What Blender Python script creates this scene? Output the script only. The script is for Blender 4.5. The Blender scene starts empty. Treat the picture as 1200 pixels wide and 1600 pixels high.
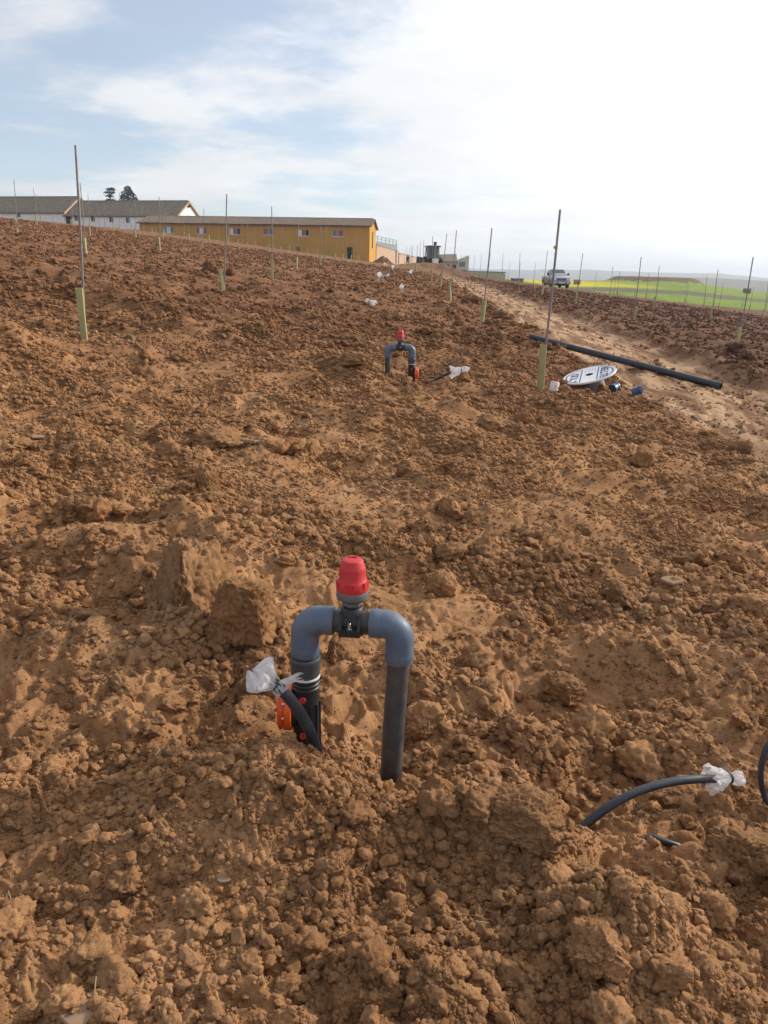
import bpy, bmesh, math, random
import numpy as np
from mathutils import Vector, Matrix, noise as mnoise
R = math.radians
random.seed(7); rng = np.random.default_rng(11)
scene = bpy.context.scene
col = scene.collection

# ------------------------------------------------------------------ camera
F = 1200.0; HC = 1.5; PITCH = R(17.35); ROLL = R(1.1)
fwd = Vector((0, math.cos(PITCH), -math.sin(PITCH))); rt0 = Vector((1, 0, 0)); up0 = rt0.cross(fwd)
rt = rt0 * math.cos(ROLL) + up0 * math.sin(ROLL); up = up0 * math.cos(ROLL) - rt0 * math.sin(ROLL)
cam_d = bpy.data.cameras.new('camera'); cam = bpy.data.objects.new('camera', cam_d); col.objects.link(cam)
cam_d.sensor_fit = 'HORIZONTAL'; cam_d.sensor_width = 36; cam_d.lens = 36 * F / 1200
cam_d.clip_start = 0.05; cam_d.clip_end = 30000
cam.matrix_world = Matrix(((rt.x, up.x, -fwd.x, 0), (rt.y, up.y, -fwd.y, 0), (rt.z, up.z, -fwd.z, HC), (0, 0, 0, 1)))
scene.camera = cam
scene.render.resolution_x = 768; scene.render.resolution_y = 1024

# ------------------------------------------------------------------ sky and sun
SUN_AZ = R(63); SUN_EL = R(25)      # azimuth measured from +Y towards +X
sun_vec = Vector((math.sin(SUN_AZ) * math.cos(SUN_EL), math.cos(SUN_AZ) * math.cos(SUN_EL), math.sin(SUN_EL)))
world = bpy.data.worlds.new('World'); scene.world = world; world.use_nodes = True
wn = world.node_tree.nodes; wl = world.node_tree.links; wn.clear()
def W(t, **k):
    n = wn.new(t)
    for a, b in k.items(): setattr(n, a, b)
    return n
wout = W('ShaderNodeOutputWorld'); bg = W('ShaderNodeBackground'); bg.inputs['Strength'].default_value = 0.14
sky = W('ShaderNodeTexSky', sky_type='NISHITA', sun_disc=False, sun_elevation=SUN_EL, sun_rotation=SUN_AZ,
        altitude=700, air_density=1.0, dust_density=0.5, ozone_density=2.6)
tc = W('ShaderNodeTexCoord')
sep = W('ShaderNodeSeparateXYZ'); wl.new(tc.outputs['Generated'], sep.inputs[0])
def wm(op, a, b=None, clamp=False):
    n = W('ShaderNodeMath', operation=op, use_clamp=clamp)
    for i, q in enumerate((a, b)):
        if q is None: continue
        if isinstance(q, (int, float)): n.inputs[i].default_value = q
        else: wl.new(q, n.inputs[i])
    return n.outputs[0]
zc = wm('ADD', wm('MAXIMUM', sep.outputs['Z'], 0.0), 0.10)
cx = wm('DIVIDE', sep.outputs['X'], zc); cy = wm('DIVIDE', sep.outputs['Y'], zc)
comb = W('ShaderNodeCombineXYZ'); wl.new(cx, comb.inputs[0]); wl.new(cy, comb.inputs[1])
def wnoise(scale, detail, rough, off, dist=0.0):
    mp = W('ShaderNodeMapping'); wl.new(comb.outputs[0], mp.inputs[0]); mp.inputs['Location'].default_value = off
    n = W('ShaderNodeTexNoise'); n.inputs['Scale'].default_value = scale; n.inputs['Detail'].default_value = detail
    n.inputs['Roughness'].default_value = rough; n.inputs['Distortion'].default_value = dist
    wl.new(mp.outputs[0], n.inputs['Vector']); return n.outputs['Fac']
dotn = W('ShaderNodeVectorMath', operation='DOT_PRODUCT'); wl.new(tc.outputs['Generated'], dotn.inputs[0]); dotn.inputs[1].default_value = sun_vec
sd = wm('MAXIMUM', dotn.outputs['Value'], 0.0)
n1 = wnoise(0.80, 7, 0.56, (5.4, 0.6, 0.0), 0.3)
n2 = wnoise(1.9, 6, 0.6, (7.3, 2.2, 0.0), 0.2)
nsum = wm('ADD', wm('MULTIPLY', n1, 0.75), wm('MULTIPLY', n2, 0.25))
gl = W('ShaderNodeMapRange', interpolation_type='SMOOTHSTEP'); wl.new(sd, gl.inputs[0]); gl.inputs[1].default_value = 0.24; gl.inputs[2].default_value = 0.74
nsum = wm('ADD', nsum, wm('MULTIPLY', gl.outputs[0], 0.24))
mr = W('ShaderNodeMapRange', interpolation_type='SMOOTHSTEP'); wl.new(nsum, mr.inputs[0])
mr.inputs[1].default_value = 0.46; mr.inputs[2].default_value = 0.60
veil = W('ShaderNodeMapRange'); wl.new(mr.outputs[0], veil.inputs[0]); veil.inputs[3].default_value = 0.36; veil.inputs[4].default_value = 0.96
# thin cloud scatters sunlight forward: brighter towards the sun
cb = wm('ADD', 5.9, wm('MULTIPLY', wm('POWER', sd, 2.0), 4.0))
shade = wnoise(1.1, 5, 0.6, (1.3, 9.2, 0.0))
cb = wm('MULTIPLY', cb, wm('ADD', 0.80, wm('MULTIPLY', shade, 0.40)))
ccol = W('ShaderNodeVectorMath', operation='SCALE'); ccol.inputs[0].default_value = (0.96, 0.975, 1.0); wl.new(cb, ccol.inputs['Scale'])
mixc = W('ShaderNodeMix', data_type='RGBA'); wl.new(veil.outputs[0], mixc.inputs[0])
wl.new(sky.outputs[0], mixc.inputs[6]); wl.new(ccol.outputs[0], mixc.inputs[7])
wl.new(mixc.outputs[2], bg.inputs['Color']); wl.new(bg.outputs[0], wout.inputs['Surface'])

sl = bpy.data.lights.new('sun', 'SUN'); sl.energy = 4.1; sl.angle = R(4.5); sl.color = (1.0, 0.90, 0.76)
so = bpy.data.objects.new('sun', sl); col.objects.link(so); so.location = (60, 30, 50)
so.rotation_euler = sun_vec.to_track_quat('Z', 'Y').to_euler()
vs = scene.view_settings; vs.view_transform = 'Standard'; vs.look = 'None'; vs.gamma = 1.0; vs.use_curve_mapping = False; vs.exposure = 0.12

# ------------------------------------------------------------------ pixels of the photograph to rays (metres come from the ground)
def ray(px, py):
    d = fwd + rt * ((px - 600) / F) + up * ((800 - py) / F)
    return d / d.y                      # per metre of Y
def at(px, py, y):
    d = ray(px, py); return Vector((d.x * y, y, HC + d.z * y))

# ------------------------------------------------------------------ noise
def _hash(ix, iy, seed):
    h = (ix.astype(np.int64) * 374761393 + iy.astype(np.int64) * 668265263 + seed * 974634777) & 0xFFFFFFFF
    h = ((h ^ (h >> 13)) * 1274126177) & 0xFFFFFFFF
    h = ((h ^ (h >> 16)) * 2246822519) & 0xFFFFFFFF
    return (h ^ (h >> 15)) & 0xFFFFFFFF
def perlin(x, y, seed=0):
    x = np.asarray(x, float); y = np.asarray(y, float)
    x0 = np.floor(x); y0 = np.floor(y); fx = x - x0; fy = y - y0
    u = fx * fx * fx * (fx * (fx * 6 - 15) + 10); v = fy * fy * fy * (fy * (fy * 6 - 15) + 10)
    def g(ax, ay):
        a = _hash(x0 + ax, y0 + ay, seed) * (2 * math.pi / 4294967296.0)
        return np.cos(a) * (fx - ax) + np.sin(a) * (fy - ay)
    n00 = g(0, 0); n10 = g(1, 0); n01 = g(0, 1); n11 = g(1, 1)
    return 1.5 * ((n00 * (1 - u) + n10 * u) * (1 - v) + (n01 * (1 - u) + n11 * u) * v)
def domes(x, y, seed=0, rad=0.62):
    """clod-like bumps: one rounded lump per cell, of random height"""
    x0 = np.floor(x); y0 = np.floor(y); out = np.zeros_like(x)
    for ax in (-1, 0, 1):
        for ay in (-1, 0, 1):
            cx_, cy_ = x0 + ax, y0 + ay
            h = _hash(cx_, cy_, seed)
            px = cx_ + (h & 1023) / 1023.0; py = cy_ + ((h >> 10) & 1023) / 1023.0; am = 0.25 + 0.75 * (((h >> 20) & 1023) / 1023.0)
            d2 = ((x - px) ** 2 + (y - py) ** 2) / (rad * am) ** 2
            out = np.maximum(out, am * np.sqrt(np.maximum(0, 1 - d2)))
    return out
def sstep(a, b, v):
    t = np.clip((v - a) / (b - a), 0, 1); return t * t * (3 - 2 * t)
def softsat(v, a, b):
    return np.where(v > a, a + (b - a) * np.tanh((v - a) / (b - a)), v)

# ------------------------------------------------------------------ terrain
QC = (0.03316, -0.09672, 0.03814, -0.00017, -0.00015, 0.00015)    # hillside fitted through the feet of the 2 m stakes
def base_field(x, y):
    xs = np.where(x < 0, -softsat(-x, 17, 31), softsat(x, 24, 40)); ys = softsat(np.maximum(y, -30), 70, 125)
    return QC[0] + QC[1] * xs + QC[2] * ys + QC[3] * xs * ys + QC[4] * ys * ys + QC[5] * xs * xs
def edge_dist(x, y):        # beyond the right-hand edge of the ploughed field: > 0
    return (x - 15) * 0.46 + (y - 96) * 0.89
_sk = [(ray(p, q).x, ray(p, q).z) for p, q in ((560, 424), (760, 434), (870, 439), (965, 438), (1075, 441), (1200, 458), (1330, 478))]
_skx = np.array([a for a, b in _sk]); _skz = np.array([b for a, b in _sk])
def green_z(x, y):
    az = x / np.maximum(y, 20.0); sl_ = np.interp(az, _skx, _skz)
    far = HC + sl_ * 290.0                                  # height of the low rise 290 m off
    t = sstep(95, 290, y); near = -1.9 - 0.03 * np.clip(x - 30, -40, 40)
    z = near * (1 - t) + far * t
    return z
def big_z(x, y):
    r = np.hypot(x, y)
    z = base_field(x, y)
    e = edge_dist(x, y) - 4 * perlin(x / 31, y / 31, 5)
    g = sstep(0, 30, e) * sstep(4, 12, x)
    z = z * (1 - g) + green_z(x, y) * g
    # low flat-topped mound on the green rise
    c = at(1022, 437, 285); q = np.sqrt(((x - c.x) / 16.5) ** 2 + ((y - c.y) / 26) ** 2)
    z = z + 1.45 * sstep(1.0, 0.74, q) + 0.25 * perlin(x / 4, y / 4, 6) * sstep(1.0, 0.7, q)
    # valley and far hills
    a = np.arctan2(x, y)
    drop = sstep(300, 900, r)
    hill = (44 + 16 * perlin(a * 5, r * 0 + .3, 21) + 7 * perlin(a * 17, r * 0 + .7, 22) + 2.5 * perlin(a * 60, r / 400, 23)) * sstep(1900, 3600, r) \
        + (20 + 12 * perlin(a * 9, r * 0 + 2.3, 24)) * sstep(1100, 1500, r) * sstep(2000, 1600, r)
    z = z * (1 - drop) + (-26 + hill + 1.5 * perlin(x / 160, y / 160, 25)) * drop
    return z
#   x, y, height, sx, sy : heaps and hollows that the photograph shows
BUMPS = [(-3.25, 6.5, .42, .75, .42), (-.30, 1.68, .18, .30, .21), (.07, 2.06, -.19, .17, .22), (.62, 2.45, -.10, .35, .3),
         (-.9, 3.3, .10, .5, .35), (.30, 1.62, .10, .16, .13), (.52, 1.34, .12, .20, .14), (1.15, 1.50, .10, .22, .16),
         (0, .85, .13, 1.3, .50), (-.55, 1.35, -.03, .3, .12), (1.0, 2.75, .10, .45, .22), (.72, 2.0, -.10, .34, .2), (.60, 1.84, -.09, .14, .10), (-.75, 2.35, .06, .35, .25),
         (-.45, 8.6, .18, .30, .28), (.75, 8.5, -.12, .5, .3), (.25, 8.25, .06, .35, .15), (-1.6, 10.5, .12, 1.2, .3), (-2.6, 10.2, .16, .6, .4),
         (2.3, 8.8, .07, .5, .25), (2.75, 9.6, -.10, .35, .3), (2.3, 15.9, .12, .5, .5), (3.0, 13.9, -.09, .5, .35), (5.4, 92, .9, 3.4, 2.4), (-4.4, 12.2, .22, 1.6, .4), (-7, 16, .2, 2.2, .5), (-1.3, 19, .16, 1.8, .5)]
def track_mask(x, y):
    w = 0.18 * perlin(x * .9, y * .55, 31) + .10 * perlin(x * 3, y * 2, 32)
    return sstep(3.0, 3.4, x + w) * sstep(6.0, 5.6, x + w) * sstep(-5, 2, y) * sstep(80, 60, y)
def patch_mask(x, y):          # smoother, trodden places
    n = perlin(x * .55 + 3, y * .55, 41) + .5 * perlin(x * 1.7, y * 1.7, 42)
    m = sstep(.28, .62, n)
    for (px, py, sx, sy) in ((.15, 3.05, .45, .35), (.9, 4.3, .6, .5), (-.35, 1.35, .25, .22), (.05, 2.7, .25, .2), (.75, 2.55, .3, .22), (-2.0, 8.0, 1.3, .35), (.3, 4.6, .5, .5)):
        m = np.maximum(m, .85 * np.exp(-((x - px) / sx) ** 2 - ((y - py) / sy) ** 2))
    return m
def height(x, y, step=None):
    x = np.asarray(x, float); y = np.asarray(y, float)
    r = np.hypot(x, y)
    z = big_z(x, y)
    for (bx_, by_, h, sx, sy) in BUMPS: z = z + h * np.exp(-((x - bx_) / sx) ** 2 - ((y - by_) / sy) ** 2)
    if step is None: step = np.maximum(0.004, np.minimum(.0013 * (r * r + 2.25) / 1.5, .0065 * r))
    field = sstep(2, -2, edge_dist(x, y)) * sstep(125, 112, y) * sstep(160, 130, r)
    tm = track_mask(x, y); pm = patch_mask(x, y); rough = field * (1 - .78 * tm) * (1 - .60 * pm)
    w = lambda L: np.clip((L / step - 2.2) / 2.5, 0, 1)
    mid = sstep(2.5, 3.6, r) * (1 - tm) * (1 - .9 * np.exp(-((x - 2.3) / 1.0) ** 2 - ((y - 9.2) / .8) ** 2))
    d = .05 * perlin(x / 1.5, y / 1.5, 1) + .03 * perlin(x / .62, y / .62, 2) * (1 - .5 * tm)
    d = d + mid * (.10 * (.55 - np.abs(perlin(x / 1.5 + .25 * perlin(x * 1.5, y * 1.5, 27), y / .75, 28))) + .055 * perlin(x / .45, y / .33, 29) + .05 * np.maximum(0, domes(x / .55, y / .45, 30) - .35))
    far = sstep(6, 14, r)
    fr = 1 - np.abs(perlin(x / 6.5 + .3 * perlin(x, y, 8), y / 1.15 + .5 * perlin(x / 2, y / 2, 9), 7))
    d = d + far * (1 - tm) * .19 * (fr - .7) * w(1.1)
    d = d + far * (1 - tm) * .05 * perlin(x / .9, y / .5, 14) * w(.5)
    d = d * field
    wx = x + .05 * perlin(x * 6, y * 6, 10); wy = y + .05 * perlin(x * 6, y * 6 + 40, 11)
    lump = .55 + .9 * sstep(-.3, .5, perlin(x / .8, y / .8, 20))          # cloddier here, finer there
    d = d + rough * w(.34) * .075 * np.maximum(0, domes(wx / .36, wy / .36, 12) - .3) * lump
    d = d + rough * w(.20) * .040 * perlin(wx / .22, wy / .22, 13)
    d = d + rough * w(.11) * .036 * domes(wx / .115, wy / .115, 15) * lump
    d = d + rough * w(.07) * .016 * (1 - 2 * np.abs(perlin(wx / .075, wy / .075, 26)))
    d = d + rough * w(.045) * .017 * domes(wx / .046, wy / .046, 16)
    d = d + (.35 * field + .65 * rough) * w(.022) * .0085 * domes(wx / .021, wy / .021, 17)
    d = d + field * w(.05) * .006 * perlin(x / .06, y / .06, 18) + field * w(.012) * .004 * perlin(x / .013, y / .013, 19)
    # the track: sunk, with two worn wheel lines and bars from tyre lugs
    rut = np.exp(-((x - 3.75) / .28) ** 2) + np.exp(-((x - 5.25) / .28) ** 2)
    lug = np.abs(((y + .45 * np.abs(x - 5.25) + .06 * perlin(x * 2, y * 2, 33)) / .34) % 1 - .5) * 2
    lug2 = np.abs(((y * .25 + x + .3 * perlin(x * .5, y * .5, 35)) / .33) % 1 - .5) * 2
    d = d + tm * (-.07 - .05 * rut + .055 * (lug - .5) * w(.34) * sstep(-.2, .4, perlin(x / 1.1, y / 1.7, 34) + .3) + .040 * (lug2 - .5) * w(.33))
    berm = np.exp(-((x - 6.0) / .35) ** 2) + np.exp(-((x - 3.0) / .3) ** 2) * .3
    d = d + field * berm * .09 * sstep(5, 8, y)
    return z + d
def H(x, y): return float(height(np.array([x]), np.array([y]))[0])
def ground_hit(px, py, y0=.6, y1=200.0):
    d = ray(px, py); t = np.geomspace(y0, y1, 4000)
    g = HC + d.z * t - (big_z(d.x * t, t) + sum(h * np.exp(-((d.x * t - bx_) / sx) ** 2 - ((t - by_) / sy) ** 2) for bx_, by_, h, sx, sy in BUMPS))
    k = int(np.argmax(g < 0)); y = float(t[k]); return Vector((d.x * y, y, H(d.x * y, y)))

# ------------------------------------------------------------------ materials
def nodes(m):
    m.use_nodes = True; return m.node_tree.nodes, m.node_tree.links
MATS = {}
def mat(name, c, rough=.6, metal=0.0, var=.15, vscale=8.0, bump=.0, bscale=40.0, c2=None, spec=.5, trans=0.0, coord='Object', alpha=1.0, dust=0, objvar=0):
    m = bpy.data.materials.new(name); n, l = nodes(m); b = n['Principled BSDF']
    tcn = n.new('ShaderNodeTexCoord'); src = tcn.outputs[coord]
    if coord == 'World':
        pass
    nz = n.new('ShaderNodeTexNoise'); nz.inputs['Scale'].default_value = vscale; nz.inputs['Detail'].default_value = 6; nz.inputs['Roughness'].default_value = .65
    l.new(src, nz.inputs['Vector'])
    r = n.new('ShaderNodeValToRGB'); l.new(nz.outputs['Fac'], r.inputs[0])
    if c2 is None: lo = [v * (1 - var) for v in c]; hi = [min(1, v * (1 + var)) for v in c]
    else: lo, hi = list(c), list(c2)
    r.color_ramp.elements[0].position = .3; r.color_ramp.elements[0].color = (*lo, 1); r.color_ramp.elements[1].position = .7; r.color_ramp.elements[1].color = (*hi, 1)
    l.new(r.outputs[0], b.inputs['Base Color'])
    b.inputs['Roughness'].default_value = rough; b.inputs['Metallic'].default_value = metal; b.inputs['Specular IOR Level'].default_value = spec
    b.inputs['Alpha'].default_value = alpha
    if bump:
        nb = n.new('ShaderNodeTexNoise'); nb.inputs['Scale'].default_value = bscale; nb.inputs['Detail'].default_value = 5; l.new(src, nb.inputs['Vector'])
        bp = n.new('ShaderNodeBump'); bp.inputs['Strength'].default_value = bump; bp.inputs['Distance'].default_value = .02
        l.new(nb.outputs['Fac'], bp.inputs['Height']); l.new(bp.outputs[0], b.inputs['Normal'])
    if dust:
        nd = n.new('ShaderNodeTexNoise'); nd.inputs['Scale'].default_value = 14; nd.inputs['Detail'].default_value = 8; nd.inputs['Roughness'].default_value = .72; l.new(src, nd.inputs['Vector'])
        dr_ = n.new('ShaderNodeMapRange'); l.new(nd.outputs['Fac'], dr_.inputs[0]); dr_.inputs[1].default_value = .46; dr_.inputs[2].default_value = .72; dr_.inputs[3].default_value = 0; dr_.inputs[4].default_value = dust
        dm = n.new('ShaderNodeMix'); dm.data_type = 'RGBA'; l.new(dr_.outputs[0], dm.inputs[0]); l.new(r.outputs[0], dm.inputs[6]); dm.inputs[7].default_value = (.30, .19, .11, 1); l.new(dm.outputs[2], b.inputs['Base Color'])
        rr_ = n.new('ShaderNodeMapRange'); l.new(nd.outputs['Fac'], rr_.inputs[0]); rr_.inputs[1].default_value = .4; rr_.inputs[2].default_value = .7; rr_.inputs[3].default_value = rough; rr_.inputs[4].default_value = min(1, rough + .35); l.new(rr_.outputs[0], b.inputs['Roughness'])
    if objvar:
        oi = n.new('ShaderNodeObjectInfo'); hs = n.new('ShaderNodeHueSaturation'); l.new(r.outputs[0], hs.inputs['Color']); mo = n.new('ShaderNodeMapRange'); l.new(oi.outputs['Random'], mo.inputs[0]); mo.inputs[3].default_value = 1 - objvar; mo.inputs[4].default_value = 1 + objvar; l.new(mo.outputs[0], hs.inputs['Value']); l.new(hs.outputs[0], b.inputs['Base Color'])
    if trans:
        t = n.new('ShaderNodeBsdfTranslucent'); l.new(r.outputs[0], t.inputs['Color']); mx = n.new('ShaderNodeMixShader'); mx.inputs[0].default_value = trans
        out = n['Material Output']; l.new(b.outputs[0], mx.inputs[1]); l.new(t.outputs[0], mx.inputs[2]); l.new(mx.outputs[0], out.inputs['Surface'])
    MATS[name] = m; return m

def soil_material():
    m = bpy.data.materials.new('soil'); n, l = nodes(m); b = n['Principled BSDF']
    geo = n.new('ShaderNodeNewGeometry'); P = geo.outputs['Position']
    def noise(scale, detail=5, rough=.6, dim='3D'):
        q = n.new('ShaderNodeTexNoise'); q.inputs['Scale'].default_value = scale; q.inputs['Detail'].default_value = detail; q.inputs['Roughness'].default_value = rough
        l.new(P, q.inputs['Vector']); return q.outputs['Fac']
    def math_(op, a, b_=None, c=None, clamp=False):
        q = n.new('ShaderNodeMath'); q.operation = op; q.use_clamp = clamp
        for i, v in enumerate((a, b_, c)):
            if v is None: continue
            if isinstance(v, (int, float)): q.inputs[i].default_value = v
            else: l.new(v, q.inputs[i])
        return q.outputs[0]
    def rng_(v, a, b_, o0=0., o1=1.):
        q = n.new('ShaderNodeMapRange'); q.interpolation_type = 'SMOOTHSTEP'; l.new(v, q.inputs[0])
        q.inputs[1].default_value = a; q.inputs[2].default_value = b_; q.inputs[3].default_value = o0; q.inputs[4].default_value = o1; return q.outputs[0]
    def mixc(f, a, b_):
        q = n.new('ShaderNodeMix'); q.data_type = 'RGBA'
        if isinstance(f, (int, float)): q.inputs[0].default_value = f
        else: l.new(f, q.inputs[0])
        for s, v in ((6, a), (7, b_)):
            if isinstance(v, tuple): q.inputs[s].default_value = (*v, 1)
            else: l.new(v, q.inputs[s])
        return q.outputs[2]
    sx = n.new('ShaderNodeSeparateXYZ'); l.new(P, sx.inputs[0]); X, Y = sx.outputs[0], sx.outputs[1]
    f1 = noise(2.3, 6, .62); f2 = noise(23, 5, .65); f3 = noise(150, 4, .7)
    tone = math_('ADD', math_('MULTIPLY', f1, .5), math_('ADD', math_('MULTIPLY', f2, .35), math_('MULTIPLY', f3, .3)))
    tone = rng_(tone, .40, .75)
    dry = mixc(tone, (.214, .105, .046), (.424, .231, .112))        # dry subsoil thrown out of the trench
    red = mixc(tone, (.130, .062, .031), (.268, .135, .068))        # redder topsoil
    dark = mixc(tone, (.092, .044, .027), (.178, .090, .056))       # the darker field across the track
    wob = math_('MULTIPLY', math_('SUBTRACT', noise(.35, 4, .6), .5), 9.0)
    ny = math_('ADD', Y, wob)
    c = mixc(rng_(ny, 5.0, 14.0), dry, red)
    lft = rng_(math_('ADD', X, math_('MULTIPLY', wob, .3)), 5.2, 6.6)
    c = mixc(lft, c, dark)
    # worn pale track
    wob2 = math_('MULTIPLY', math_('SUBTRACT', noise(1.2, 4, .6), .5), 1.1)
    xt = math_('ADD', X, wob2)
    tmk = math_('MULTIPLY', rng_(xt, 2.9, 3.5), rng_(xt, 6.1, 5.4)); tmk = math_('MULTIPLY', tmk, rng_(Y, 2, 5)); tmk = math_('MULTIPLY', tmk, rng_(Y, 70, 45))
    stre = n.new('ShaderNodeMapping'); l.new(P, stre.inputs[0]); stre.inputs['Scale'].default_value = (3.2, .5, 1)
    ns = n.new('ShaderNodeTexNoise'); ns.inputs['Scale'].default_value = 1.6; ns.inputs['Detail'].default_value = 6; l.new(stre.outputs[0], ns.inputs['Vector'])
    pale = mixc(rng_(ns.outputs['Fac'], .42, .62), (.190, .102, .055), (.44, .285, .170))
    c = mixc(math_('MULTIPLY', tmk, .9), c, pale)
    # pale dried crust here and there
    cr = math_('MULTIPLY', rng_(noise(1.1, 5, .62), .60, .70), .32)
    c = mixc(cr, c, (.40, .25, .14))
    oi = n.new('ShaderNodeObjectInfo'); hsv = n.new('ShaderNodeHueSaturation'); l.new(c, hsv.inputs['Color'])
    l.new(rng_(oi.outputs['Random'], 0, 1, .86, 1.14), hsv.inputs['Value'])
    l.new(hsv.outputs[0], b.inputs['Base Color'])
    b.inputs['Roughness'].default_value = .95; b.inputs['Specular IOR Level'].default_value = .12
    hb = math_('ADD', math_('MULTIPLY', noise(70, 6, .7), 1.0), math_('MULTIPLY', noise(260, 4, .7), .45))
    bp = n.new('ShaderNodeBump'); bp.inputs['Strength'].default_value = .8; bp.inputs['Distance'].default_value = .012; l.new(hb, bp.inputs['Height']); l.new(bp.outputs[0], b.inputs['Normal'])
    return m
SOIL = soil_material()
def green_material():
    m = bpy.data.materials.new('crop'); n, l = nodes(m); b = n['Principled BSDF']; geo = n.new('ShaderNodeNewGeometry'); P = geo.outputs['Position']
    def nz(s, sc=(1, 1, 1), d=5):
        mp = n.new('ShaderNodeMapping'); l.new(P, mp.inputs[0]); mp.inputs['Scale'].default_value = sc
        q = n.new('ShaderNodeTexNoise'); q.inputs['Scale'].default_value = s; q.inputs['Detail'].default_value = d; q.inputs['Roughness'].default_value = .65; l.new(mp.outputs[0], q.inputs[0]); return q.outputs['Fac']
    r = n.new('ShaderNodeValToRGB'); l.new(nz(.35, (1, .35, 1)), r.inputs[0])
    e = r.color_ramp.elements; e[0].position = .32; e[0].color = (.115, .190, .014, 1); e[1].position = .68; e[1].color = (.225, .295, .028, 1)
    # a strip of the crop in yellow flower
    sx = n.new('ShaderNodeSeparateXYZ'); l.new(P, sx.inputs[0])
    def mr(v, a, b_):
        q = n.new('ShaderNodeMapRange'); q.interpolation_type = 'SMOOTHSTEP'; l.new(v, q.inputs[0]); q.inputs[1].default_value = a; q.inputs[2].default_value = b_; return q.outputs[0]
    def mu(a, b_, op='MULTIPLY'):
        q = n.new('ShaderNodeMath'); q.operation = op
        for i, v in enumerate((a, b_)):
            if isinstance(v, (int, float)): q.inputs[i].default_value = v
            else: l.new(v, q.inputs[i])
        return q.outputs[0]
    f = mu(mr(sx.outputs[1], 198, 212), mu(mr(sx.outputs[0], 38, 46), mr(sx.outputs[0], 80, 55)))
    f = mu(f, mr(nz(.12, (1, .5, 1)), .33, .5))
    mx = n.new('ShaderNodeMix'); mx.data_type = 'RGBA'; l.new(f, mx.inputs[0]); l.new(r.outputs[0], mx.inputs[6]); mx.inputs[7].default_value = (.58, .46, .02, 1)
    l.new(mx.outputs[2], b.inputs['Base Color']); b.inputs['Roughness'].default_value = .9; b.inputs['Specular IOR Level'].default_value = .1
    bp = n.new('ShaderNodeBump'); bp.inputs['Strength'].default_value = .7; bp.inputs['Distance'].default_value = .25; l.new(nz(2.5, (1, 1, 1), 6), bp.inputs['Height']); l.new(bp.outputs[0], b.inputs['Normal'])
    return m
GREEN = green_material()
FARM = mat('far_land', (.085, .085, .05), .95, var=.0, vscale=.006, c2=(.17, .14, .085), spec=.05)
MOUND = mat('mound_soil', (.13, .075, .04), .95, vscale=.25, c2=(.20, .125, .07), bump=.6, bscale=1.2, spec=.05)
STRIP = mat('field_road', (.10, .098, .062), .95, vscale=.3, c2=(.16, .145, .095), spec=.05)

# ------------------------------------------------------------------ mesh helpers
class MB:
    def __init__(s): s.v = []; s.f = []
    def add(s, vs, fs, M=None):
        o = len(s.v); s.v += [(M @ Vector(p)) if M else Vector(p) for p in vs]; s.f += [tuple(i + o for i in q) for q in fs]; return s
    def box(s, x0, x1, y0, y1, z0, z1, M=None, taper=None):
        v = [(x0, y0, z0), (x1, y0, z0), (x1, y1, z0), (x0, y1, z0), (x0, y0, z1), (x1, y0, z1), (x1, y1, z1), (x0, y1, z1)]
        if taper:
            cx_, cy_ = (x0 + x1) / 2, (y0 + y1) / 2
            v = v[:4] + [(cx_ + (p[0] - cx_) * taper, cy_ + (p[1] - cy_) * taper, p[2]) for p in v[4:]]
        return s.add(v, [(0, 3, 2, 1), (4, 5, 6, 7), (0, 1, 5, 4), (1, 2, 6, 5), (2, 3, 7, 6), (3, 0, 4, 7)], M)
    def bar(s, a, b, w, h=None):
        a, b = Vector(a), Vector(b); d = b - a; L = d.length; h = h or w
        M = Matrix.Translation(a) @ d.to_track_quat('Z', 'Y').to_matrix().to_4x4()
        return s.box(-w / 2, w / 2, -h / 2, h / 2, 0, L, M)
    def tube(s, path, rad, n=12, caps=True, M=None):
        path = [Vector(p) for p in path]; k = len(path); rad = rad if isinstance(rad, (list, tuple)) else [rad] * k
        T = [(path[min(i + 1, k - 1)] - path[max(i - 1, 0)]).normalized() for i in range(k)]
        N = T[0].orthogonal().normalized(); vs = []; fs = []
        for i in range(k):
            N = (N - T[i] * N.dot(T[i])).normalized(); B = T[i].cross(N)
            for j in range(n):
                a = 2 * math.pi * j / n; vs.append(path[i] + (N * math.cos(a) + B * math.sin(a)) * rad[i])
        for i in range(k - 1):
            for j in range(n):
                j2 = (j + 1) % n; fs.append((i * n + j, i * n + j2, (i + 1) * n + j2, (i + 1) * n + j))
        if caps: fs.append(tuple(reversed(range(n)))); fs.append(tuple(range((k - 1) * n, k * n)))
        return s.add(vs, fs, M)
    def lathe(s, prof, n=32, M=None, cap0=True, cap1=True):
        vs = []; fs = []
        for (r, z) in prof:
            for j in range(n): a = 2 * math.pi * j / n; vs.append((r * math.cos(a), r * math.sin(a), z))
        for i in range(len(prof) - 1):
            for j in range(n): j2 = (j + 1) % n; fs.append((i * n + j, i * n + j2, (i + 1) * n + j2, (i + 1) * n + j))
        if cap0: fs.append(tuple(reversed(range(n))))
        if cap1: fs.append(tuple(range((len(prof) - 1) * n, len(prof) * n)))
        return s.add(vs, fs, M)
    def mesh(s, name, smooth=35):
        me = bpy.data.meshes.new(name); me.from_pydata([tuple(p) for p in s.v], [], s.f); me.update()
        if smooth:
            me.polygons.foreach_set('use_smooth', [True] * len(me.polygons)); me.set_sharp_from_angle(angle=R(smooth))
        return me
    def build(s, name, m, parent=None, smooth=35):
        return link(name, s.mesh(name, smooth), m, parent)
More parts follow.
